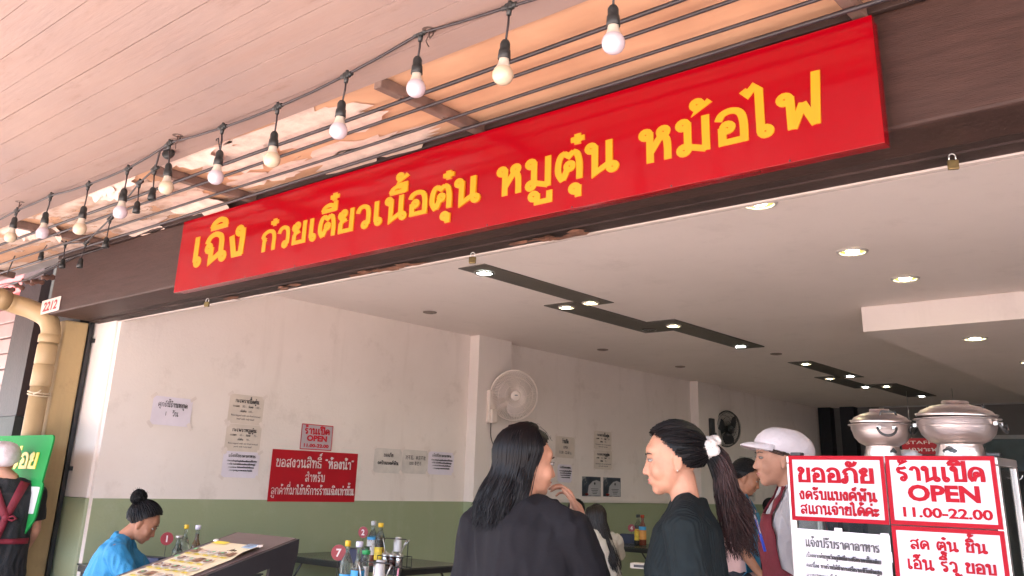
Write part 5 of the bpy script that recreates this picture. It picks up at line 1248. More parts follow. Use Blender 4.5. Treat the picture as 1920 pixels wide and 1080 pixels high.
class Person: pass
def build_person(label, foot, yaw, H=1.6, lean=0.0, twist=0.0, head=(0, 0, 0), head_yaw=0.0, head_pitch=0.0, head_roll=0.0, arms=None, seated=None, sk=None, vox=.0055, sizes=1.0, hands=(.5, .5), palm=None, legs=True):
    """local frame: x right, y forward, z up.  arms = ((elbow, wrist) right, (elbow, wrist) left) in local coordinates at H = 1.6"""
    P = Person(); s = H / 1.6; P.s = s
    P.root = thing('person', label, 'person', foot, yaw - pi / 2); fx = lambda v: V(v) * s
    hipz = .82 if not seated else seated + .07
    dz = hipz - .82
    U = Matrix.Translation(V((0, 0, .90 + dz))) @ Matrix.Rotation(twist, 4, 'Z') @ Matrix.Rotation(-lean, 4, 'X') @ Matrix.Translation(V((0, 0, -.90)))
    P.U = U; up = lambda x, y, z: U @ V((x, y, z))
    P.up = lambda x, y, z: fx(up(x, y, z))
    nb = up(0, -.012, 1.355)
    hc = nb + V(head) + (U.to_3x3() @ V((0, .018, .135)))
    Hm = Matrix.Translation(hc * s) @ Matrix.Rotation(head_yaw, 4, 'Z') @ Matrix.Rotation(head_pitch, 4, 'X') @ Matrix.Rotation(head_roll, 4, 'Y') @ Matrix.Scale(.97 * (s if s > .9 else 1), 4)
    P.Hm = Hm
    bm = bmesh.new(); head_solid(bm, Hm)
    blob_tube(bm, [fx(up(0, -.02, 1.31)), fx(nb + V((0, .0, .02))), Hm @ V((0, -.022, -.05))], [.054*s, .046*s, .045*s], 16)
    # torso core
    R3 = U.to_3x3()
    etube(bm, [(fx(up(0, 0, .84)), .13*s, .085*s, R3), (fx(up(0, 0, .93)), .135*s, .09*s, R3), (fx(up(0, .0, 1.03)), .115*s, .078*s, R3), (fx(up(0, .0, 1.18)), .125*s, .088*s, R3), (fx(up(0, -.01, 1.28)), .125*s, .07*s, R3), (fx(up(0, -.012, 1.335)), .07*s, .05*s, R3)])
    P.arm = []
    for k, sd in ((0, 1), (1, -1)):
        sh = up(sd*.160, -.01, 1.300)
        if arms and arms[k]: el, wr = V(arms[k][0]), V(arms[k][1])
        else: el, wr = up(sd*.20, -.03, 1.03), up(sd*.21, .04, .80)
        sh_, el_, wr_ = fx(sh), fx(el), fx(wr)
        P.arm.append((sh_, el_, wr_))
        blob_tube(bm, [sh_, (sh_*2 + el_)/3, el_], [.047*s, .042*s, .034*s], 14)
        blob_tube(bm, [el_, el_.lerp(wr_, .35), wr_], [.034*s, .034*s, .0225*s], 14)
        d = (wr_ - el_).normalized()
        pn = V(palm[k]) if palm and palm[k] else V((-sd, .2, 0))
        if palm and palm[k] and len(palm[k]) > 3: d = V(palm[k][3:6]).normalized(); pn = V(palm[k][:3])
        hand(bm, wr_ + d*.012, d, pn, sd, curl=hands[k], s=.95*s)
    P.knee = []
    for sd in (1, -1):
        hp = V((sd*.085, 0, hipz))
        if seated: kn = V((sd*.11, .40, hipz - .02)); an = V((sd*.12, .36, .08))
        else: kn = V((sd*.09, .012, .44)); an = V((sd*.095, -.01, .07))
        P.knee.append((fx(hp), fx(kn), fx(an)))
        blob_tube(bm, [fx(hp), fx(hp).lerp(fx(kn), .5), fx(kn)], [.075*s, .066*s, .050*s], 14)
        blob_tube(bm, [fx(kn), fx(kn).lerp(fx(an), .35), fx(an)], [.050*s, .046*s, .032*s], 14)
        blob_tube(bm, [fx(an) + V((0, -.02, -.03)), fx(an) + V((0, .08, -.045)), fx(an) + V((0, .14, -.05))], [.030*s, .030*s, .022*s], 12)
    me = remesh(bm, vox, 9 if vox < .006 else 5, 'body')
    bm = bmesh.new(); bm.from_mesh(me); bpy.data.meshes.remove(me)
    head_detail(bm, Hm, 1)
    P.body = obj('body', bm, [sk or SK1, m_eye, m_iris, m_lip, m_brow], P.root, smooth=True)
    for hp, kn, an in P.knee:
        bm = bmesh.new(); blob_tube(bm, [an + V((0, -.035, -.035)), an + V((0, .05, -.045)), an + V((0, .16, -.052))], [.042, .044, .034], 14)
        for v in bm.verts: v.co.z = max(v.co.z, .0)
        obj('shoe', bm, m_blk, P.root, smooth=True)
    return P

def wrinkle(me, amp, sc_, st=(1, 1, 1), seed=0.0):
    n = [v.normal.copy() for v in me.vertices]
    for v, nn in zip(me.vertices, n):
        p = V((v.co.x * st[0], v.co.y * st[1], v.co.z * st[2])) * sc_ + V((seed, seed * 2, 0))
        a = noise.noise(p); b = 1 - abs(noise.noise(p * 1.9 + V((7, 1, 3)))) * 2
        v.co += nn * amp * (a * .7 + b * .6 - .3)

def garment(P, name, mat, rings, sleeve=0.0, cuff=.058, arm_r=.064, both=True, vox=.008, amp=.006, sc_=9, st=(1.3, 1.3, .6), seed=1.0, neck=True, sleeves=(None, None), flare=1.0):
    """top: rings (x offset, y offset, z, rx, ry) in the upper-body frame, sleeves as a share of the arm"""
    s = P.s; bm = bmesh.new(); R3 = P.U.to_3x3()
    etube(bm, [(P.up(r[0], r[1], r[2]), r[3]*s, r[4]*s, R3) for r in rings], 32)
    if neck:
        for sd in (1, -1): blob_tube(bm, [P.up(sd*.035, -.018, 1.345), P.up(sd*.10, -.015, 1.325), P.up(sd*.155, -.01, 1.295)], [.045*s, .052*s, .058*s], 14)
    for k in (0, 1):
        f = sleeves[k] if sleeves[k] is not None else sleeve
        if f <= 0: continue
        sh, el, wr = P.arm[k]; L1 = (el - sh).length; L2 = (wr - el).length; T_ = f * (L1 + L2)
        if T_ <= L1: pts = [sh, sh.lerp(el, .5*T_/L1), sh.lerp(el, T_/L1)]; rad = [arm_r*s, (arm_r + cuff)/2*flare*s, cuff*flare*s]
        else:
            e = el.lerp(wr, (T_ - L1)/L2); pts = [sh, sh.lerp(el, .55), el, el.lerp(e, .5), e]; rad = [arm_r*s, arm_r*.92*s, arm_r*.8*s, (arm_r*.75 + cuff)/2*s, cuff*s]
        tube(bm, [pts[0] + (pts[0] - pts[1]).normalized()*.02] + pts, [rad[0]*.8] + rad, 16)
    me = remesh(bm, vox, 5, name); wrinkle(me, amp, sc_, st, seed)
    return obj(name, me, mat, P.root, smooth=True)

def trousers(P, mat, vox=.01, r=1.0, name='trousers'):
    s = P.s; bm = bmesh.new()
    for hp, kn, an in P.knee:
        e = kn.lerp(an, .93)
        blob_tube(bm, [hp + V((0, 0, .02)), hp.lerp(kn, .5), kn], [.098*s*r, .085*s*r, .066*s*r], 16)
        blob_tube(bm, [kn, kn.lerp(e, .5), e], [.066*s*r, .06*s*r, .054*s*r], 16)
    c = (P.knee[0][0] + P.knee[1][0]) / 2
    etube(bm, [(c + V((0, 0, -.06)), .12*s, .09*s), (c + V((0, 0, .05)), .158*s, .112*s), (c + V((0, 0, .20)), .135*s, .098*s)], 24)
    me = remesh(bm, vox, 4, name); wrinkle(me, .005, 8, (1, 1, .6), 4)
    return obj(name, me, mat, P.root, smooth=True)

# ---- hair
HA, HB, HC = .080, .100, .090
def scalp(Hm, d, k=1.0):
    return Hm @ V((HA*d.x*k, HB*d.y*k - .014, HC*d.z*k + .030))
def dirv(th, ph): return V((sin(th)*sin(ph), sin(th)*cos(ph), cos(th)))
def hair_ok(d):      # scalp region: leaves the face and the nape free
    if d.z < -.62: return False
    K = ((-.65, -.30), (-.35, -.02), (-.1, .10), (.12, .24), (.4, .50), (.7, .68), (1.01, .9))
    for (z0, y0), (z1, y1) in zip(K, K[1:]):
        if d.z <= z1: return d.y < y0 + (y1 - y0) * (d.z - z0) / (z1 - z0) + .05 * noise.noise(d * 14)
    return True
def hair_cap(bm, Hm, k=1.03, seg=90, rings=64, test=hair_ok):
    vv = {}
    for i in range(rings + 1):
        for j in range(seg):
            d = dirv(pi*i/rings, 2*pi*j/seg); vv[i, j] = (d, None)
    vs = {}
    def get(i, j):
        j %= seg
        if i == 0: j = 0
        if (i, j) not in vs:
            d = vv[i, j][0]; vs[i, j] = bm.verts.new(scalp(Hm, d, k + .01*noise.noise(d*6)))
        return vs[i, j]
    for i in range(rings):
        for j in range(seg):
            dm = dirv(pi*(i+.5)/rings, 2*pi*(j+.5)/seg)
            if not test(dm): continue
            q = [get(i, j), get(i+1, j), get(i+1, j+1), get(i, j+1)]
            q = [a for n, a in enumerate(q) if a not in q[:n]]
            if len(q) >= 3:
                try: bm.faces.new(q).smooth = True
                except ValueError: pass
def strand(bm, pts, r, seg=4, taper=.35):
    n = len(pts); tube(bm, pts, [r * (1 - (1 - taper) * (i/(n-1))**2) for i in range(n)], seg, cap=False)
def slerp(a, b, t):
    w = math.acos(max(-1, min(1, a.dot(b))));
    if w < 1e-4: return a
    return (a * sin((1-t)*w) + b * sin(t*w)) / sin(w)
def tied_hair(P, mat, tie, n=420, rnd=None, r=.0021, front=1.5, name='hair'):
    """combed back to one point: cap plus combed strands; returns mesh under construction and the tie point"""
    Hm = P.Hm; bm = bmesh.new(); hair_cap(bm, Hm, 1.08)
    td = tie.normalized()
    for i in range(n):
        for _ in range(40):
            d = V((rnd.gauss(0, 1), rnd.gauss(0, 1), rnd.gauss(0, 1))).normalized()
            if hair_ok(d): break
        k = rnd.uniform(1.08, 1.13); pts = []
        for t in range(9):
            u = t / 8; e = slerp(d, td, u).normalized(); e2 = e
            pts.append(scalp(Hm, e2, k + .03 * u**3))
        strand(bm, pts, r, 4, .8)
    # hairline edge strands
    for i in range(n // 2):
        ph = rnd.uniform(-2.0, 2.0)
        th = 1.0
        for q in range(40):
            d = dirv(.25 + q*.04, ph)
            if not hair_ok(d): break
            th = .25 + q*.04
        d = dirv(th + rnd.uniform(-.04, .11), ph); kk = 1.035 + rnd.uniform(0, .035)
        pts = [scalp(Hm, slerp(d, td, t/8).normalized(), kk) for t in range(9)]
        n_ = len(pts); tube(bm, pts, [r * (.25 + .6 * min(1, q_ / 2)) for q_ in range(n_)], 4, cap=False)
    for i in range(n // 10):     # loose hairs
        d = V((rnd.gauss(0, 1), rnd.gauss(0, 1), rnd.gauss(0, 1))).normalized()
        if not hair_ok(d): continue
        e = slerp(d, td, rnd.uniform(.25, .6)).normalized(); m_ = slerp(d, e, .5).normalized()
        strand(bm, [scalp(Hm, d, 1.06), scalp(Hm, m_, 1.13 + rnd.uniform(0, .06)), scalp(Hm, e, 1.10 + rnd.uniform(0, .05))], .0006, 3)
    return bm, scalp(Hm, td, 1.06)

# ------------------------------------------------------------------ woman in black T-shirt, long hair, seen from behind
rnd = random.Random(5)
h3 = at(984, 868, 3.0)
m_tee = M('tee_black', (0.0075, 0.0065, 0.0085), 0.85, 0.3, 60, 0.35, 150, stretch=(1, 1, 9), spec=.25)
yaw3 = RAD(103)
P = build_person('woman with loose long black hair and black T-shirt, hand raised to her chin', (h3.x + .02, h3.y - .03, .08), yaw3, H=1.60, lean=.03, head=(.0, .012, 0), head_yaw=RAD(-44), head_pitch=RAD(-3),
                 arms=(((.205, .105, 1.10), (.118, .215, 1.312)), ((-.205, .02, 1.05), (-.08, .19, .98))), palm=((-.85, -.35, .1, -.45, .0, .85), (.3, -.2, .9)), hands=(1.0, .6), vox=.0045)
sh = garment(P, 'tshirt', m_tee, [(0, 0, .74, .195, .150), (0, 0, .76, .198, .150), (0, 0, .90, .190, .142), (0, 0, 1.05, .184, .136), (0, .0, 1.19, .180, .130), (0, -.012, 1.28, .172, .110), (0, -.018, 1.335, .120, .075), (0, -.018, 1.372, .066, .062), (0, -.018, 1.378, .062, .058)],
             sleeve=.46, cuff=.074, arm_r=.072, amp=.013, sc_=7, st=(1.4, 1.4, .55), seed=2.2, vox=.0075)
trousers(P, M('jeans_dark', (0.008, 0.009, 0.015), 0.8, 0.2, 30))
bm = bmesh.new(); Hm = P.Hm
hair_cap(bm, Hm, 1.07)
inv = P.root.matrix_world
U3 = P.U.to_3x3()
def long_hair(bm, P, n, r, zend, ph0, ph1, back, rnd, spread=1.0, part=.1, side=0.0):
    Hm = P.Hm; H3 = Hm.to_3x3()
    for i in range(n):
        ph = rnd.uniform(ph0, ph1); pts = []
        k = rnd.uniform(1.08, 1.17)
        thm = 1.75 if abs(ph) > 1.75 else 1.45
        for t in range(8):
            th = part + (thm - part) * t / 7
            pp = ph * (.35 + .65 * min(1, t / 3)) + (0 if t > 2 else 0)
            pts.append(scalp(Hm, dirv(th, pp), k))
        p0 = pts[-1]; hc = Hm @ V((0, -.014, .03))
        ze = zend + rnd.uniform(-.05, .04) * spread + (.03 if abs(ph) < 1.8 else 0)
        m = 10; rad = (p0 - hc); rad.z = 0
        for t in range(1, m + 1):
            u = t / m; z = p0.z + (ze - p0.z) * u
            pull = rad * (1 - .10 * sin(pi * min(1, u * 1.4)) + .06 * u * spread)
            q = hc + pull; q.z = z
            q += V((side * u, -back * max(0, (u - .12)) ** .8, 0))
            q += V((noise.noise((ph * 4, u * 3, i * .01)), noise.noise((ph * 4, u * 3, 9)), 0)) * .012 * u
            pts.append(q)
        strand(bm, pts, r * rnd.uniform(.6, 1.2), 4, .4)
long_hair(bm, P, 520, .0060, P.s * 1.335, 1.35, 4.85, .035, rnd, spread=.8, side=-.04)
long_hair(bm, P, 700, .0019, P.s * 1.32, 1.25, 4.95, .040, rnd, spread=1.0, side=-.045)
for i in range(40):     # stray hairs at the crown
    d = dirv(rnd.uniform(.1, 1.2), rnd.uniform(0, 6.28)); a = scalp(Hm, d, 1.1); b = scalp(Hm, dirv(rnd.uniform(.1, 1.2), rnd.uniform(0, 6.28)), 1.22)
    strand(bm, [a, a.lerp(b, .25) + V((0, 0, .012)), a.lerp(b, .5) + V((0, 0, .01))], .0006, 3)
obj('hair', bm, m_hair, P.root, smooth=True)

# ------------------------------------------------------------------ woman with a ponytail and white scrunchie
rnd = random.Random(8)
h4 = at(1250, 864, 2.92)
m_card = M('cardigan', (0.0075, 0.0115, 0.0125), 0.9, 0.2, 30, 0, spec=.2); add_rib(m_card, 'X', 30, .35)
yaw4 = RAD(207)
P = build_person('woman with long ponytail in white scrunchie and dark ribbed cardigan, facing left', (h4.x + .055, h4.y + .03, .08), yaw4, H=1.625, lean=.04, head=(0, .015, 0), head_yaw=RAD(10), head_pitch=RAD(-6),
                 arms=(((.22, .0, 1.04), (.12, .24, 1.03)), ((-.195, -.03, 1.02), (-.15, .21, .975))), palm=((-.2, .0, 1), (.5, .1, .7)), hands=(.8, .8), vox=.0045)
garment(P, 'cardigan', m_card, [(0, 0, .70, .195, .138), (0, 0, .72, .197, .138), (0, 0, .88, .186, .130), (0, 0, 1.03, .178, .125), (0, .0, 1.17, .180, .130), (0, -.012, 1.28, .172, .105), (0, -.022, 1.335, .11, .07), (0, -.026, 1.365, .066, .058), (0, -.026, 1.372, .062, .055)],
        sleeve=.86, cuff=.040, arm_r=.066, amp=.009, sc_=8, st=(1.2, 1.2, .5), seed=5.1, vox=.007)
trousers(P, MATS['jeans_dark'])
bm, tp = tied_hair(P, m_hair, V((0, -.97, -.02)), 420, rnd)
Hm = P.Hm
S = P.Hm.to_3x3()
back = (S @ V((0, -1, 0))).normalized(); dn = V((0, 0, -1))
sidev = back.cross(dn)
for i in range(950):
    a = rnd.uniform(0, 2*pi); rr = math.sqrt(rnd.random()); L = .44 * rnd.uniform(.62, 1.04); pts = []
    fan_ = rnd.uniform(-1, 1)
    for t in range(12):
        u = t / 11
        c = tp + back * (.035 * min(1, u*4) + .035 * u + .03 * u * u) + dn * (-.014 + L * .80 * u) + back * fan_ * .05 * u * u
        w = .012 + .040 * sin(pi * min(1, u * .9 + .08)) 
        c = c + (sidev * cos(a) + V((0, 0, 1)) * sin(a) * .7 + back * sin(a) * .6) * rr * w * (1 - .35*u)
        c += V((noise.noise((a, u*4, i*.02)), noise.noise((a, u*4, 7)), 0)) * .020 * u + V((noise.noise((i*.7, u*3, 1)), noise.noise((i*.7, u*3, 5)), 0)) * .010 * u
        pts.append(c)
    strand(bm, pts, .0013 if i % 4 else .0034, 4, .25)
hair = obj('hair', bm, [m_hair2], P.root, smooth=True)
hair.data.materials.append(m_hair)
hc = P.Hm @ V((0, 0, .03))
for p in hair.data.polygons:
    c = p.center
    if (c - hc).length < .16: p.material_index = 1
bm = bmesh.new()
for k in range(3):
    pts = []
    for i in range(61):
        a = 2*pi*i/60; q = .030 + .007*sin(7*a + k)
        pts.append(tp + back * (.002 + .016 * (k - 1) + .008*sin(5*a + k*2)) + (sidev * cos(a) + (V((0, 0, 1))*.92 + back*.2) * sin(a)) * q)
    tube(bm, pts, [.013 + .005*sin(9*2*pi*i/60 + k) for i in range(61)], 8, cap=False)
obj('scrunchie', bm, M('scrunchie_white', (0.55, 0.51, 0.48), 0.7, 0.1, 30, 0.5, 60), hair, smooth=True)
bm = bmesh.new(); ell(bm, P.Hm @ V((-.080, -.004, -.036)), (.003, .003, .003), 8, 6); obj('earring', bm, m_steel, P.root)
# purple phone in her hands
w = P.root.matrix_basis
bpy.context.view_layer.update()
pm = P.root.matrix_world @ Matrix.Translation((P.arm[1][2] + P.arm[0][2]) / 2 + V((-.02, .10, .008))) @ Matrix.Rotation(RAD(12), 4, 'X')
ph = thing('phone', 'purple phone held by the woman with the ponytail', 'phone', mw=pm)
bm = bmesh.new(); box(bm, (-.040, -.078, -.005), (.040, .078, .005), bevel=.004); obj('case', bm, M('phone_purple', (0.10, 0.04, 0.20), 0.35), ph)
bm = bmesh.new(); box(bm, (-.034, -.070, .0052), (.034, .070, .006)); obj('screen', bm, M('screen_dark', (0.02, 0.02, 0.025), 0.1), ph)

# ------------------------------------------------------------------ server with peaked white cap and crimson apron, right
rnd = random.Random(3)
h5 = at(1448, 868, 3.55)
m_shirt = M('shirt_grey', (0.40, 0.375, 0.385), 0.75, 0.06, 20, 0.2, 90); m_crim = M('apron_crimson', (0.14, 0.003, 0.013), 0.7, 0.12, 20, 0.3, 90); m_cap = M('cap_fabric', (0.60, 0.52, 0.53), 0.7, 0.06, 14, 0.4, 60)
P = build_person('server in white peaked cap, grey shirt and crimson apron beside the glass case', (h5.x + .06, h5.y + .05, FL), RAD(213), H=1.60, lean=.05, head=(0, .02, -.01), head_yaw=RAD(6), head_pitch=RAD(-1),
                 arms=(((.22, -.02, 1.04), (.20, .18, .92)), ((-.215, -.05, 1.05), (-.20, .16, .88))), vox=.005)
top5 = garment(P, 'shirt', m_shirt, [(0, 0, .78, .175, .125), (0, 0, .80, .178, .126), (0, 0, .95, .162, .115), (0, 0, 1.05, .158, .112), (0, .0, 1.18, .168, .122), (0, -.012, 1.28, .166, .10), (0, -.02, 1.335, .10, .068), (0, -.022, 1.372, .064, .056), (0, -.022, 1.378, .06, .054)],
        sleeve=.93, cuff=.042, arm_r=.066, amp=.011, sc_=10, seed=9)
trousers(P, MATS['jeans_dark'])
def cast_cloth(P, target, name, mat, xs, zs, front=1, off=.008, fn=None):
    """a cloth panel laid on the front (or back) of a garment by casting rays on to it"""
    bv = BVHTree.FromPolygons([v.co for v in target.data.vertices], [p.vertices[:] for p in target.data.polygons])
    bm = bmesh.new(); g = []; last = 0
    for z in zs:
        row = []
        for u in xs:
            x, zz = fn(u, z) if fn else (u, z)
            hit = bv.ray_cast(V((x, front * .6, zz)), V((0, -front, 0)))
            yv = (hit[0].y if hit[0] is not None else last); last = yv
            row.append((bm.verts.new((x, yv + front * off, zz)), bm.verts.new((x, yv + front * (off - .005), zz))))
        g.append(row)
    for i in range(len(g)-1):
        for j in range(len(g[0])-1):
            for k in (0, 1): bm.faces.new((g[i][j][k], g[i+1][j][k], g[i+1][j+1][k], g[i][j+1][k])).smooth = True
    rim = [(i, 0) for i in range(len(g))] + [(len(g)-1, j) for j in range(1, len(g[0]))] + [(i, len(g[0])-1) for i in range(len(g)-2, -1, -1)] + [(0, j) for j in range(len(g[0])-2, 0, -1)]
    for a, b in zip(rim, rim[1:] + rim[:1]):
        A, B = g[a[0]][a[1]], g[b[0]][b[1]]; bm.faces.new((A[0], B[0], B[1], A[1]))
    return obj(name, bm, mat, P.root, smooth=True)
lin = lambda a, b, n: [a + (b - a) * i / (n - 1) for i in range(n)]
ap = cast_cloth(P, top5, 'apron', m_crim, lin(-1, 1, 13), lin(.70, 1.27, 16), 1, .016, lambda u, z: (u * (.10 if z > 1.22 else .135 if z > 1.05 else .165), z))
for sd in (-1, 1):
    st = cast_cloth(P, top5, 'strap', m_crim, lin(-1, 1, 3), lin(1.26, 1.375, 8), 1, .014, lambda u, z, sd=sd: (sd * (.085 - .25 * (z - 1.26)) + u * .016, z)); st.parent = ap
    st2 = cast_cloth(P, top5, 'strap', m_crim, lin(-1, 1, 3), lin(1.0, 1.375, 12), -1, .012, lambda u, z, sd=sd: (sd * (.06 - .05 * (1.375 - z)) + u * .016, z)); st2.parent = ap
def puffy_cap(P, mat, brim=True, k=1.0, tilt=-.35):
    Hm = P.Hm @ Matrix.Rotation(tilt, 4, 'X'); bm = bmesh.new(); seg = 48; rows = []
    for i in range(15):
        t = i / 14
        row = []
        for j in range(seg):
            ph = 2*pi*j/seg; th = .02 + (1.75 + .38 * max(0, -cos(ph))) * t; d = dirv(th, ph)
            puff = 1.16 + .20 * sin(pi * min(1, t*1.05)) * (1.0 - .75 * max(0, d.y)) - .10 * max(0, t - .85) / .15
            puff += .035 * noise.noise((d.x*5, d.y*5, d.z*5)) + .018 * (1 - 2 * abs(noise.noise((d.x*9, d.y*9, d.z*5)))) + .02 * noise.noise((ph * 4, t * 2, 3)) * t
            row.append(bm.verts.new(Hm @ V((HA*d.x*puff*k, HB*d.y*puff*k*1.04 - .018, HC*d.z*puff*k*(.90 if d.z > 0 else .75) + .034))))
        rows.append(row)
    bm.faces.new(rows[0])
    for i in range(14):
        for j in range(seg): bm.faces.new((rows[i][j], rows[i+1][j], rows[i+1][(j+1) % seg], rows[i][(j+1) % seg])).smooth = True
    c = obj('cap', bm, mat, P.root, smooth=True)
    c.modifiers.new('thickness', 'SOLIDIFY').thickness = .004
    if brim:
        bm = bmesh.new(); g = []
        for i in range(17):
            a = -1.15 + 2.3*i/16; row = []
            for j in range(5):
                u = j/4; r1 = 1.06; e = dirv(1.42, a)
                ext = .060*u*cos(a*1.15)
                row.append(bm.verts.new(Hm @ V((HA*e.x*1.1 + .012*u*e.x, HB*e.y*1.14 - .016 + ext, .052 - .018*u*u - .012*abs(e.x)*u))))
            g.append(row)
        for i in range(16):
            for j in range(4): bm.faces.new((g[i][j], g[i+1][j], g[i+1][j+1], g[i][j+1]))
        b = obj('brim', bm, mat, c, smooth=True); b.modifiers.new('thickness', 'SOLIDIFY').thickness = .004
    return c
puffy_cap(P, m_cap, True, .95, .16)
bm = bmesh.new(); hair_cap(bm, P.Hm, 1.03)
for i in range(160):
    d = dirv(rnd.uniform(1.0, 1.6), rnd.choice((-1, 1)) * rnd.uniform(.9, 1.6)); td = V((0, -.9, -.25)).normalized()
    strand(bm, [scalp(P.Hm, slerp(d, td, t/6).normalized(), 1.05) for t in range(7)], .0018, 4, .8)
obj('hair', bm, M('hair_brown', (0.05, 0.022, 0.014), 0.4, 0.3, 30), P.root, smooth=True)
bpy.context.view_layer.update()
pw = at(1425, 1000, 3.32)
t = thing('pen', 'blue ballpoint pen clipped to the crimson apron of the server by the case', 'pen', mw=Matrix.Translation(pw) @ Matrix.Rotation(RAD(41), 4, 'Z') @ Matrix.Rotation(RAD(-14), 4, 'Y'))
bm = bmesh.new(); tube(bm, [(0, 0, -.065), (0, 0, .05)], .0055, 10); obj('barrel', bm, M('pen_blue', (0.03, 0.08, 0.55), 0.3), t)
bm = bmesh.new(); tube(bm, [(0, 0, .0505), (0, 0, .068)], .004, 10); box(bm, (-.002, -.009, .0), (.002, -.006, .05)); obj('clip', bm, m_signw, t)

# ------------------------------------------------------------------ server from behind, far left
rnd = random.Random(13)
m_tee1 = M('tee_black2', (0.006, 0.006, 0.007), 0.8, 0.2, 30, 0.3, 120)
h1 = at(33, 862, 6.0)
P = build_person('server in white cap and black T-shirt with crossed crimson straps, seen from behind', (h1.x + .02, h1.y - .02, .08), RAD(157), H=1.575, lean=.06, head=(-.085, .01, -.005), head_yaw=RAD(10), head_pitch=RAD(-6), vox=.007,
                 arms=(((.200, .04, 1.05), (.15, .20, .90)), ((-.200, .04, 1.05), (-.15, .20, .90))))
top1 = garment(P, 'tshirt', m_tee1, [(0, 0, .76, .19, .135), (0, 0, .78, .192, .136), (0, 0, .92, .180, .13), (0, 0, 1.04, .172, .124), (0, .0, 1.18, .182, .128), (0, -.012, 1.28, .176, .108), (0, -.018, 1.335, .11, .072), (0, -.02, 1.37, .064, .058), (0, -.02, 1.376, .06, .056)],
        sleeve=.40, cuff=.066, arm_r=.066, amp=.009, sc_=9, seed=4)
trousers(P, MATS['jeans_dark'])
s_ = P.s
ap = cast_cloth(P, top1, 'apron', m_crim, lin(-.15, .15, 9), lin(.62, 1.24, 12), 1, .016)
def ribbon(name, x0, z0, x1, z1, w0, w1, n=12, lift=.013):
    o = cast_cloth(P, top1, name, m_crim, [-1, 0, 1], lin(0, 1, n), -1, lift, lambda u, t: ((x0 + (x1 - x0)*t) * s_ + u * (w0 + (w1 - w0)*t) * abs(z1 - z0) / math.hypot(x1 - x0, z1 - z0), (z0 + (z1 - z0)*t) * s_ + u * (w0 + (w1 - w0)*t) * (x0 - x1) / math.hypot(x1 - x0, z1 - z0) * (1 if z1 < z0 else -1) * -1)); o.parent = ap; return o
ribbon('strap', .085, 1.36, .012, 1.135, .030, .022); ribbon('strap', -.105, 1.35, .008, 1.135, .026, .022, lift=.016)
ribbon('strap', .010, 1.13, -.022, .985, .022, .018, lift=.018); ribbon('waist_tie', -.17, .955, -.02, .985, .016, .014, lift=.016); ribbon('waist_tie', .17, .985, -.02, .985, .018, .014, lift=.016)
bv = BVHTree.FromPolygons([v.co for v in top1.data.vertices], [p.vertices[:] for p in top1.data.polygons])
def onback(x, z, off=.02):
    h = bv.ray_cast(V((x*s_, -.6, z*s_)), V((0, 1, 0))); return V((x*s_, (h[0].y if h[0] is not None else -.12) - off, z*s_))
bm = bmesh.new(); ell(bm, onback(.010, 1.13), (.022, .016, .024), 12, 8); ell(bm, onback(-.022, .985), (.022, .018, .022), 12, 8)
tube(bm, [onback(.01, 1.13), onback(.05, 1.145, .03), onback(.075, 1.128, .028), onback(.05, 1.115, .026), onback(.01, 1.128)], [.008, .016, .018, .016, .008], 8, squash=.5)
tube(bm, [onback(-.022, .985), onback(-.012, .955, .024), onback(-.018, .925, .02)], [.01, .020, .018], 8, squash=.4)
o = obj('knot', bm, m_crim, ap, smooth=True)
puffy_cap(P, m_cap, False, 1.10, .30)
bm = bmesh.new(); hair_cap(bm, P.Hm, 1.03); obj('hair', bm, m_hair, P.root, smooth=True)

# ------------------------------------------------------------------ seated woman in blue with a bun
rnd = random.Random(31)
m_blue = M('tee_blue', (0.018, 0.19, 0.37), 0.7, 0.08, 12, 0.25, 120)
h2 = at(292, 958, 5.2)
P = build_person('woman in sky blue T-shirt with hair bun, seated bent over the left table', (h2.x - .17, h2.y - .24, FL), RAD(55), H=1.56, lean=.36, head=(0, .03, -.02), head_yaw=RAD(-6), head_pitch=RAD(-30), seated=.42, sk=SK2, vox=.0065,
                 arms=(((.225, .24, .80), (.16, .47, .80)), ((-.22, .25, .80), (-.05, .46, .80))), hands=(.7, .7), palm=((-.3, .1, -.9), (.3, .1, -.9)))
garment(P, 'tshirt', m_blue, [(0, 0, .84, .17, .125), (0, 0, .86, .172, .126), (0, 0, .98, .165, .122), (0, 0, 1.08, .165, .122), (0, .0, 1.19, .175, .124), (0, -.012, 1.28, .168, .104), (0, -.018, 1.335, .10, .07), (0, -.02, 1.375, .064, .058), (0, -.02, 1.381, .06, .056)],
        sleeve=.46, cuff=.072, arm_r=.070, amp=.014, sc_=9, seed=14)
trousers(P, MATS['jeans_dark'])
bm = bmesh.new(); c = P.arm[0][0] + V((.045, .03, .012)); box(bm, c + V((-.004, -.028, -.02)), c + V((.004, .028, .02)), bevel=.002); b = obj('sleeve_badge', bm, [M('badge_white', (0.7, 0.68, 0.7), 0.6, 0.4, 60, col2=(0.6, 0.05, 0.10), thresh=(45, .55, .58))], P.root)
b.rotation_euler = (0, RAD(-12), 0)
bm, tp = tied_hair(P, m_hair, V((0, -.80, .60)), 380, rnd, .0022)
bd = (P.Hm.to_3x3() @ V((0, -.8, .6))).normalized(); a1, a2 = frame(bd); bc = tp + bd * .022
ell(bm, bc, (.040, .040, .038), 16, 10)
for i in range(90):
    ax = V((rnd.gauss(0, 1), rnd.gauss(0, 1), rnd.gauss(0, 1))).normalized(); u, w = frame(ax); r = rnd.uniform(.040, .048); a0 = rnd.uniform(0, 6.28)
    pts = [bc + (u*cos(a0 + q*.28) + w*sin(a0 + q*.28)) * r * (1 + .04*sin(q)) for q in range(12)]; strand(bm, pts, .0019, 4, .6)
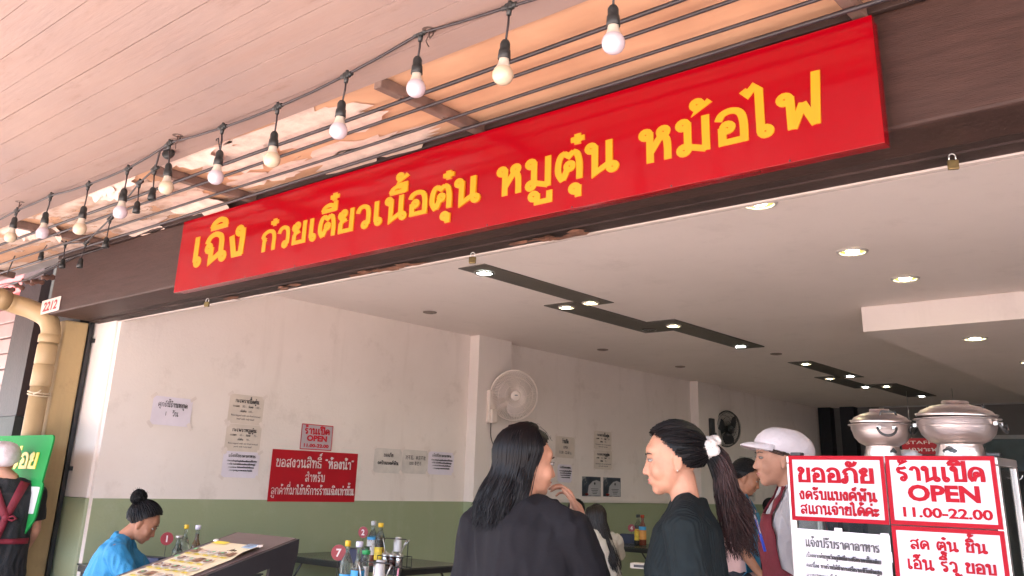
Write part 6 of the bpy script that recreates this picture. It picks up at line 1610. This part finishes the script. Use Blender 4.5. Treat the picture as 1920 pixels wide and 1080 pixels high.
for i in range(22):
    d = V((rnd.gauss(0, 1), rnd.gauss(0, 1), rnd.gauss(0, 1) + .6)).normalized(); strand(bm, [bc + d*.034, bc + d*.046 + V((0, 0, .004)), bc + d*.056 + V((rnd.uniform(-.01, .01), 0, .004))], .0012, 3)
obj('hair', bm, m_hair, P.root, smooth=True)

# ------------------------------------------------------------------ woman in pink with a blue apron
rnd = random.Random(41)
m_pink = M('tee_pink', (0.50, 0.30, 0.27), 0.75, 0.06, 14, 0.2, 100); m_teal = M('apron_blue', (0.012, 0.14, 0.25), 0.6, 0.12, 14, 0.25, 80)
h6 = at(1397, 893, 6.0)
P = build_person('server in pink T-shirt and blue apron looking down, behind the ponytail woman', (h6.x - .05, h6.y - .03, FL), RAD(20), H=1.56, lean=.08, head=(0, .02, -.01), head_yaw=RAD(0), head_pitch=RAD(-24), vox=.007, sk=SK2,
                 arms=(((.215, .03, 1.04), (.19, .17, .84)), ((-.215, .05, 1.04), (-.16, .22, .90))), hands=(.4, .5))
top6 = garment(P, 'tshirt', m_pink, [(0, 0, .86, .165, .12), (0, 0, .88, .167, .121), (0, 0, .98, .158, .115), (0, 0, 1.06, .158, .114), (0, .0, 1.18, .168, .12), (0, -.012, 1.28, .165, .10), (0, -.018, 1.335, .10, .068), (0, -.02, 1.372, .062, .056), (0, -.02, 1.378, .058, .054)],
        sleeve=.46, cuff=.066, arm_r=.066, amp=.006, sc_=8, seed=24)
tr6 = trousers(P, MATS['jeans_dark'])
s_ = P.s
ap = cast_cloth(P, top6, 'apron', m_teal, lin(-1, 1, 15), lin(.55, 1.22, 16), 1, .016, lambda u, z: (u * (.10 + .07 * min(1, max(0, (1.22 - z) / .25))), z))
for sd in (-1, 1):
    st = cast_cloth(P, top6, 'strap', m_teal, lin(-1, 1, 3), lin(1.21, 1.335, 8), 1, .013, lambda u, z, sd=sd: (sd * (.09 - .3 * (z - 1.21)) + u * .012, z)); st.parent = ap
bm, tp = tied_hair(P, m_hair, V((0, -.92, -.25)), 300, rnd, .0022)
for i in range(160):
    a = rnd.uniform(0, 6.28); rr = rnd.random(); bk = (P.Hm.to_3x3() @ V((0, -1, 0))).normalized(); pts = []
    for t in range(8):
        u = t / 7; pts.append(tp + bk * (.03 * min(1, u*4) + .0*u) + V((0, 0, -.24 * u * rnd.uniform(.97, 1.03))) + V((cos(a), sin(a), 0)) * rr * (.012 + .02 * sin(pi * u)))
    strand(bm, pts, .003, 4, .3)
obj('hair', bm, m_hair, P.root, smooth=True)

# ------------------------------------------------------------------ stools and the seated pair deeper in the shop
m_stool = M('stool_red', (0.25, 0.03, 0.03), 0.4)
def stool(label, x, y):
    t = thing('stool', label, 'stool', (x, y, FL), 0, 'stools under the diners')
    bm = bmesh.new(); lathe(bm, [(0, .41), (.15, .41), (.16, .40), (.155, .38), (0, .38)], seg=20); obj('seat', bm, m_stool, t)
    for k in range(4):
        a = pi/4 + k*pi/2; bm = bmesh.new(); tube(bm, [(.11*cos(a), .11*sin(a), .38), (.17*cos(a), .17*sin(a), 0)], .014, 8); obj('leg', bm, m_stool, t)
stool('stool under the seated woman in blue', h2.x - .17, h2.y - .24)
rnd = random.Random(51)
m_cream = M('tee_cream', (0.58, 0.52, 0.45), 0.75, 0.08, 10, 0.2, 80)
h7 = at(1131, 966, 7.7)
P = build_person('seated woman with long dark hair in cream T-shirt, her back turned', (h7.x + .06, h7.y - .10, FL), RAD(152), H=1.56, lean=.20, head=(0, .02, -.02), head_yaw=RAD(8), head_pitch=RAD(-14), seated=.40, vox=.008,
                 arms=(((.24, .18, .80), (.15, .38, .80)), ((-.26, .20, .79), (-.20, .36, .83))))
garment(P, 'tshirt', m_cream, [(0, -.02, .80, .19, .15), (0, -.02, .82, .195, .15), (0, -.01, .95, .185, .14), (0, 0, 1.06, .180, .13), (0, .0, 1.19, .182, .128), (0, -.012, 1.28, .172, .106), (0, -.018, 1.335, .10, .07), (0, -.02, 1.372, .062, .056), (0, -.02, 1.378, .058, .054)],
        sleeve=.45, cuff=.076, arm_r=.072, amp=.016, sc_=8, st=(1.2, 1.2, .6), seed=34)
trousers(P, M('jeans_blue', (0.02, 0.045, 0.11), 0.8, 0.2, 30), name='jeans')
bm = bmesh.new(); hair_cap(bm, P.Hm, 1.07); long_hair(bm, P, 300, .006, P.s * .74, 1.3, 4.95, .13, rnd, side=.05); long_hair(bm, P, 260, .0024, P.s * .71, 1.3, 4.95, .14, rnd, spread=1.6, side=.07)
obj('hair', bm, M('hair_dark', (0.010, 0.0045, 0.0045), 0.42, 0.3, 30), P.root, smooth=True)
stool('stool under the seated woman in cream', h7.x + .06, h7.y - .10)
rnd = random.Random(61)
m_str = M('tee_striped', (0.5, 0.5, 0.5), 0.75); add_stripe(m_str, 'X', 12, (0.02, 0.02, 0.022), (0.55, 0.53, 0.5))
h8 = at(1083, 955, 8.75)
P = build_person('diner with black hair in striped top, seated opposite the woman in cream', (h8.x, h8.y, FL), RAD(300), H=1.60, lean=.20, head_pitch=RAD(-12), seated=.38, vox=.009, sk=SK2, arms=(((.24, .2, .80), (.12, .36, .83)), ((-.24, .2, .80), (-.12, .36, .83))))
garment(P, 'shirt', m_str, [(0, 0, .84, .17, .125), (0, 0, .98, .165, .122), (0, 0, 1.08, .165, .122), (0, .0, 1.19, .175, .124), (0, -.012, 1.28, .168, .104), (0, -.018, 1.335, .10, .07), (0, -.02, 1.375, .064, .058)], sleeve=.46, cuff=.072, arm_r=.07, vox=.01, seed=44)
trousers(P, MATS['jeans_dark'], .014)
bm, tp = tied_hair(P, m_hair, V((0, -.9, -.3)), 240, rnd, .003); obj('hair', bm, m_hair, P.root, smooth=True)
stool('stool under the diner in the striped top', h8.x, h8.y)
rnd = random.Random(71)
h9 = at(1437, 950, 10.2)
P = build_person('diner in dark top seated far back beyond the woman in pink', (h9.x, h9.y, FL), RAD(60), H=1.56, lean=.12, head_pitch=RAD(-14), seated=.46, vox=.010, sk=SK2, arms=(((.24, .2, .80), (.12, .36, .83)), ((-.24, .2, .80), (-.12, .36, .83))))
garment(P, 'shirt', m_tee1, [(0, 0, .84, .17, .125), (0, 0, .98, .165, .122), (0, 0, 1.08, .165, .122), (0, .0, 1.19, .175, .124), (0, -.012, 1.28, .168, .104), (0, -.018, 1.335, .10, .07), (0, -.02, 1.375, .064, .058)], sleeve=.46, cuff=.072, arm_r=.07, vox=.012, seed=54)
trousers(P, MATS['jeans_dark'], .014)
bm, tp = tied_hair(P, m_hair, V((0, -.9, -.3)), 240, rnd, .003); obj('hair', bm, m_hair, P.root, smooth=True)
stool('stool under the diner far back', h9.x, h9.y)
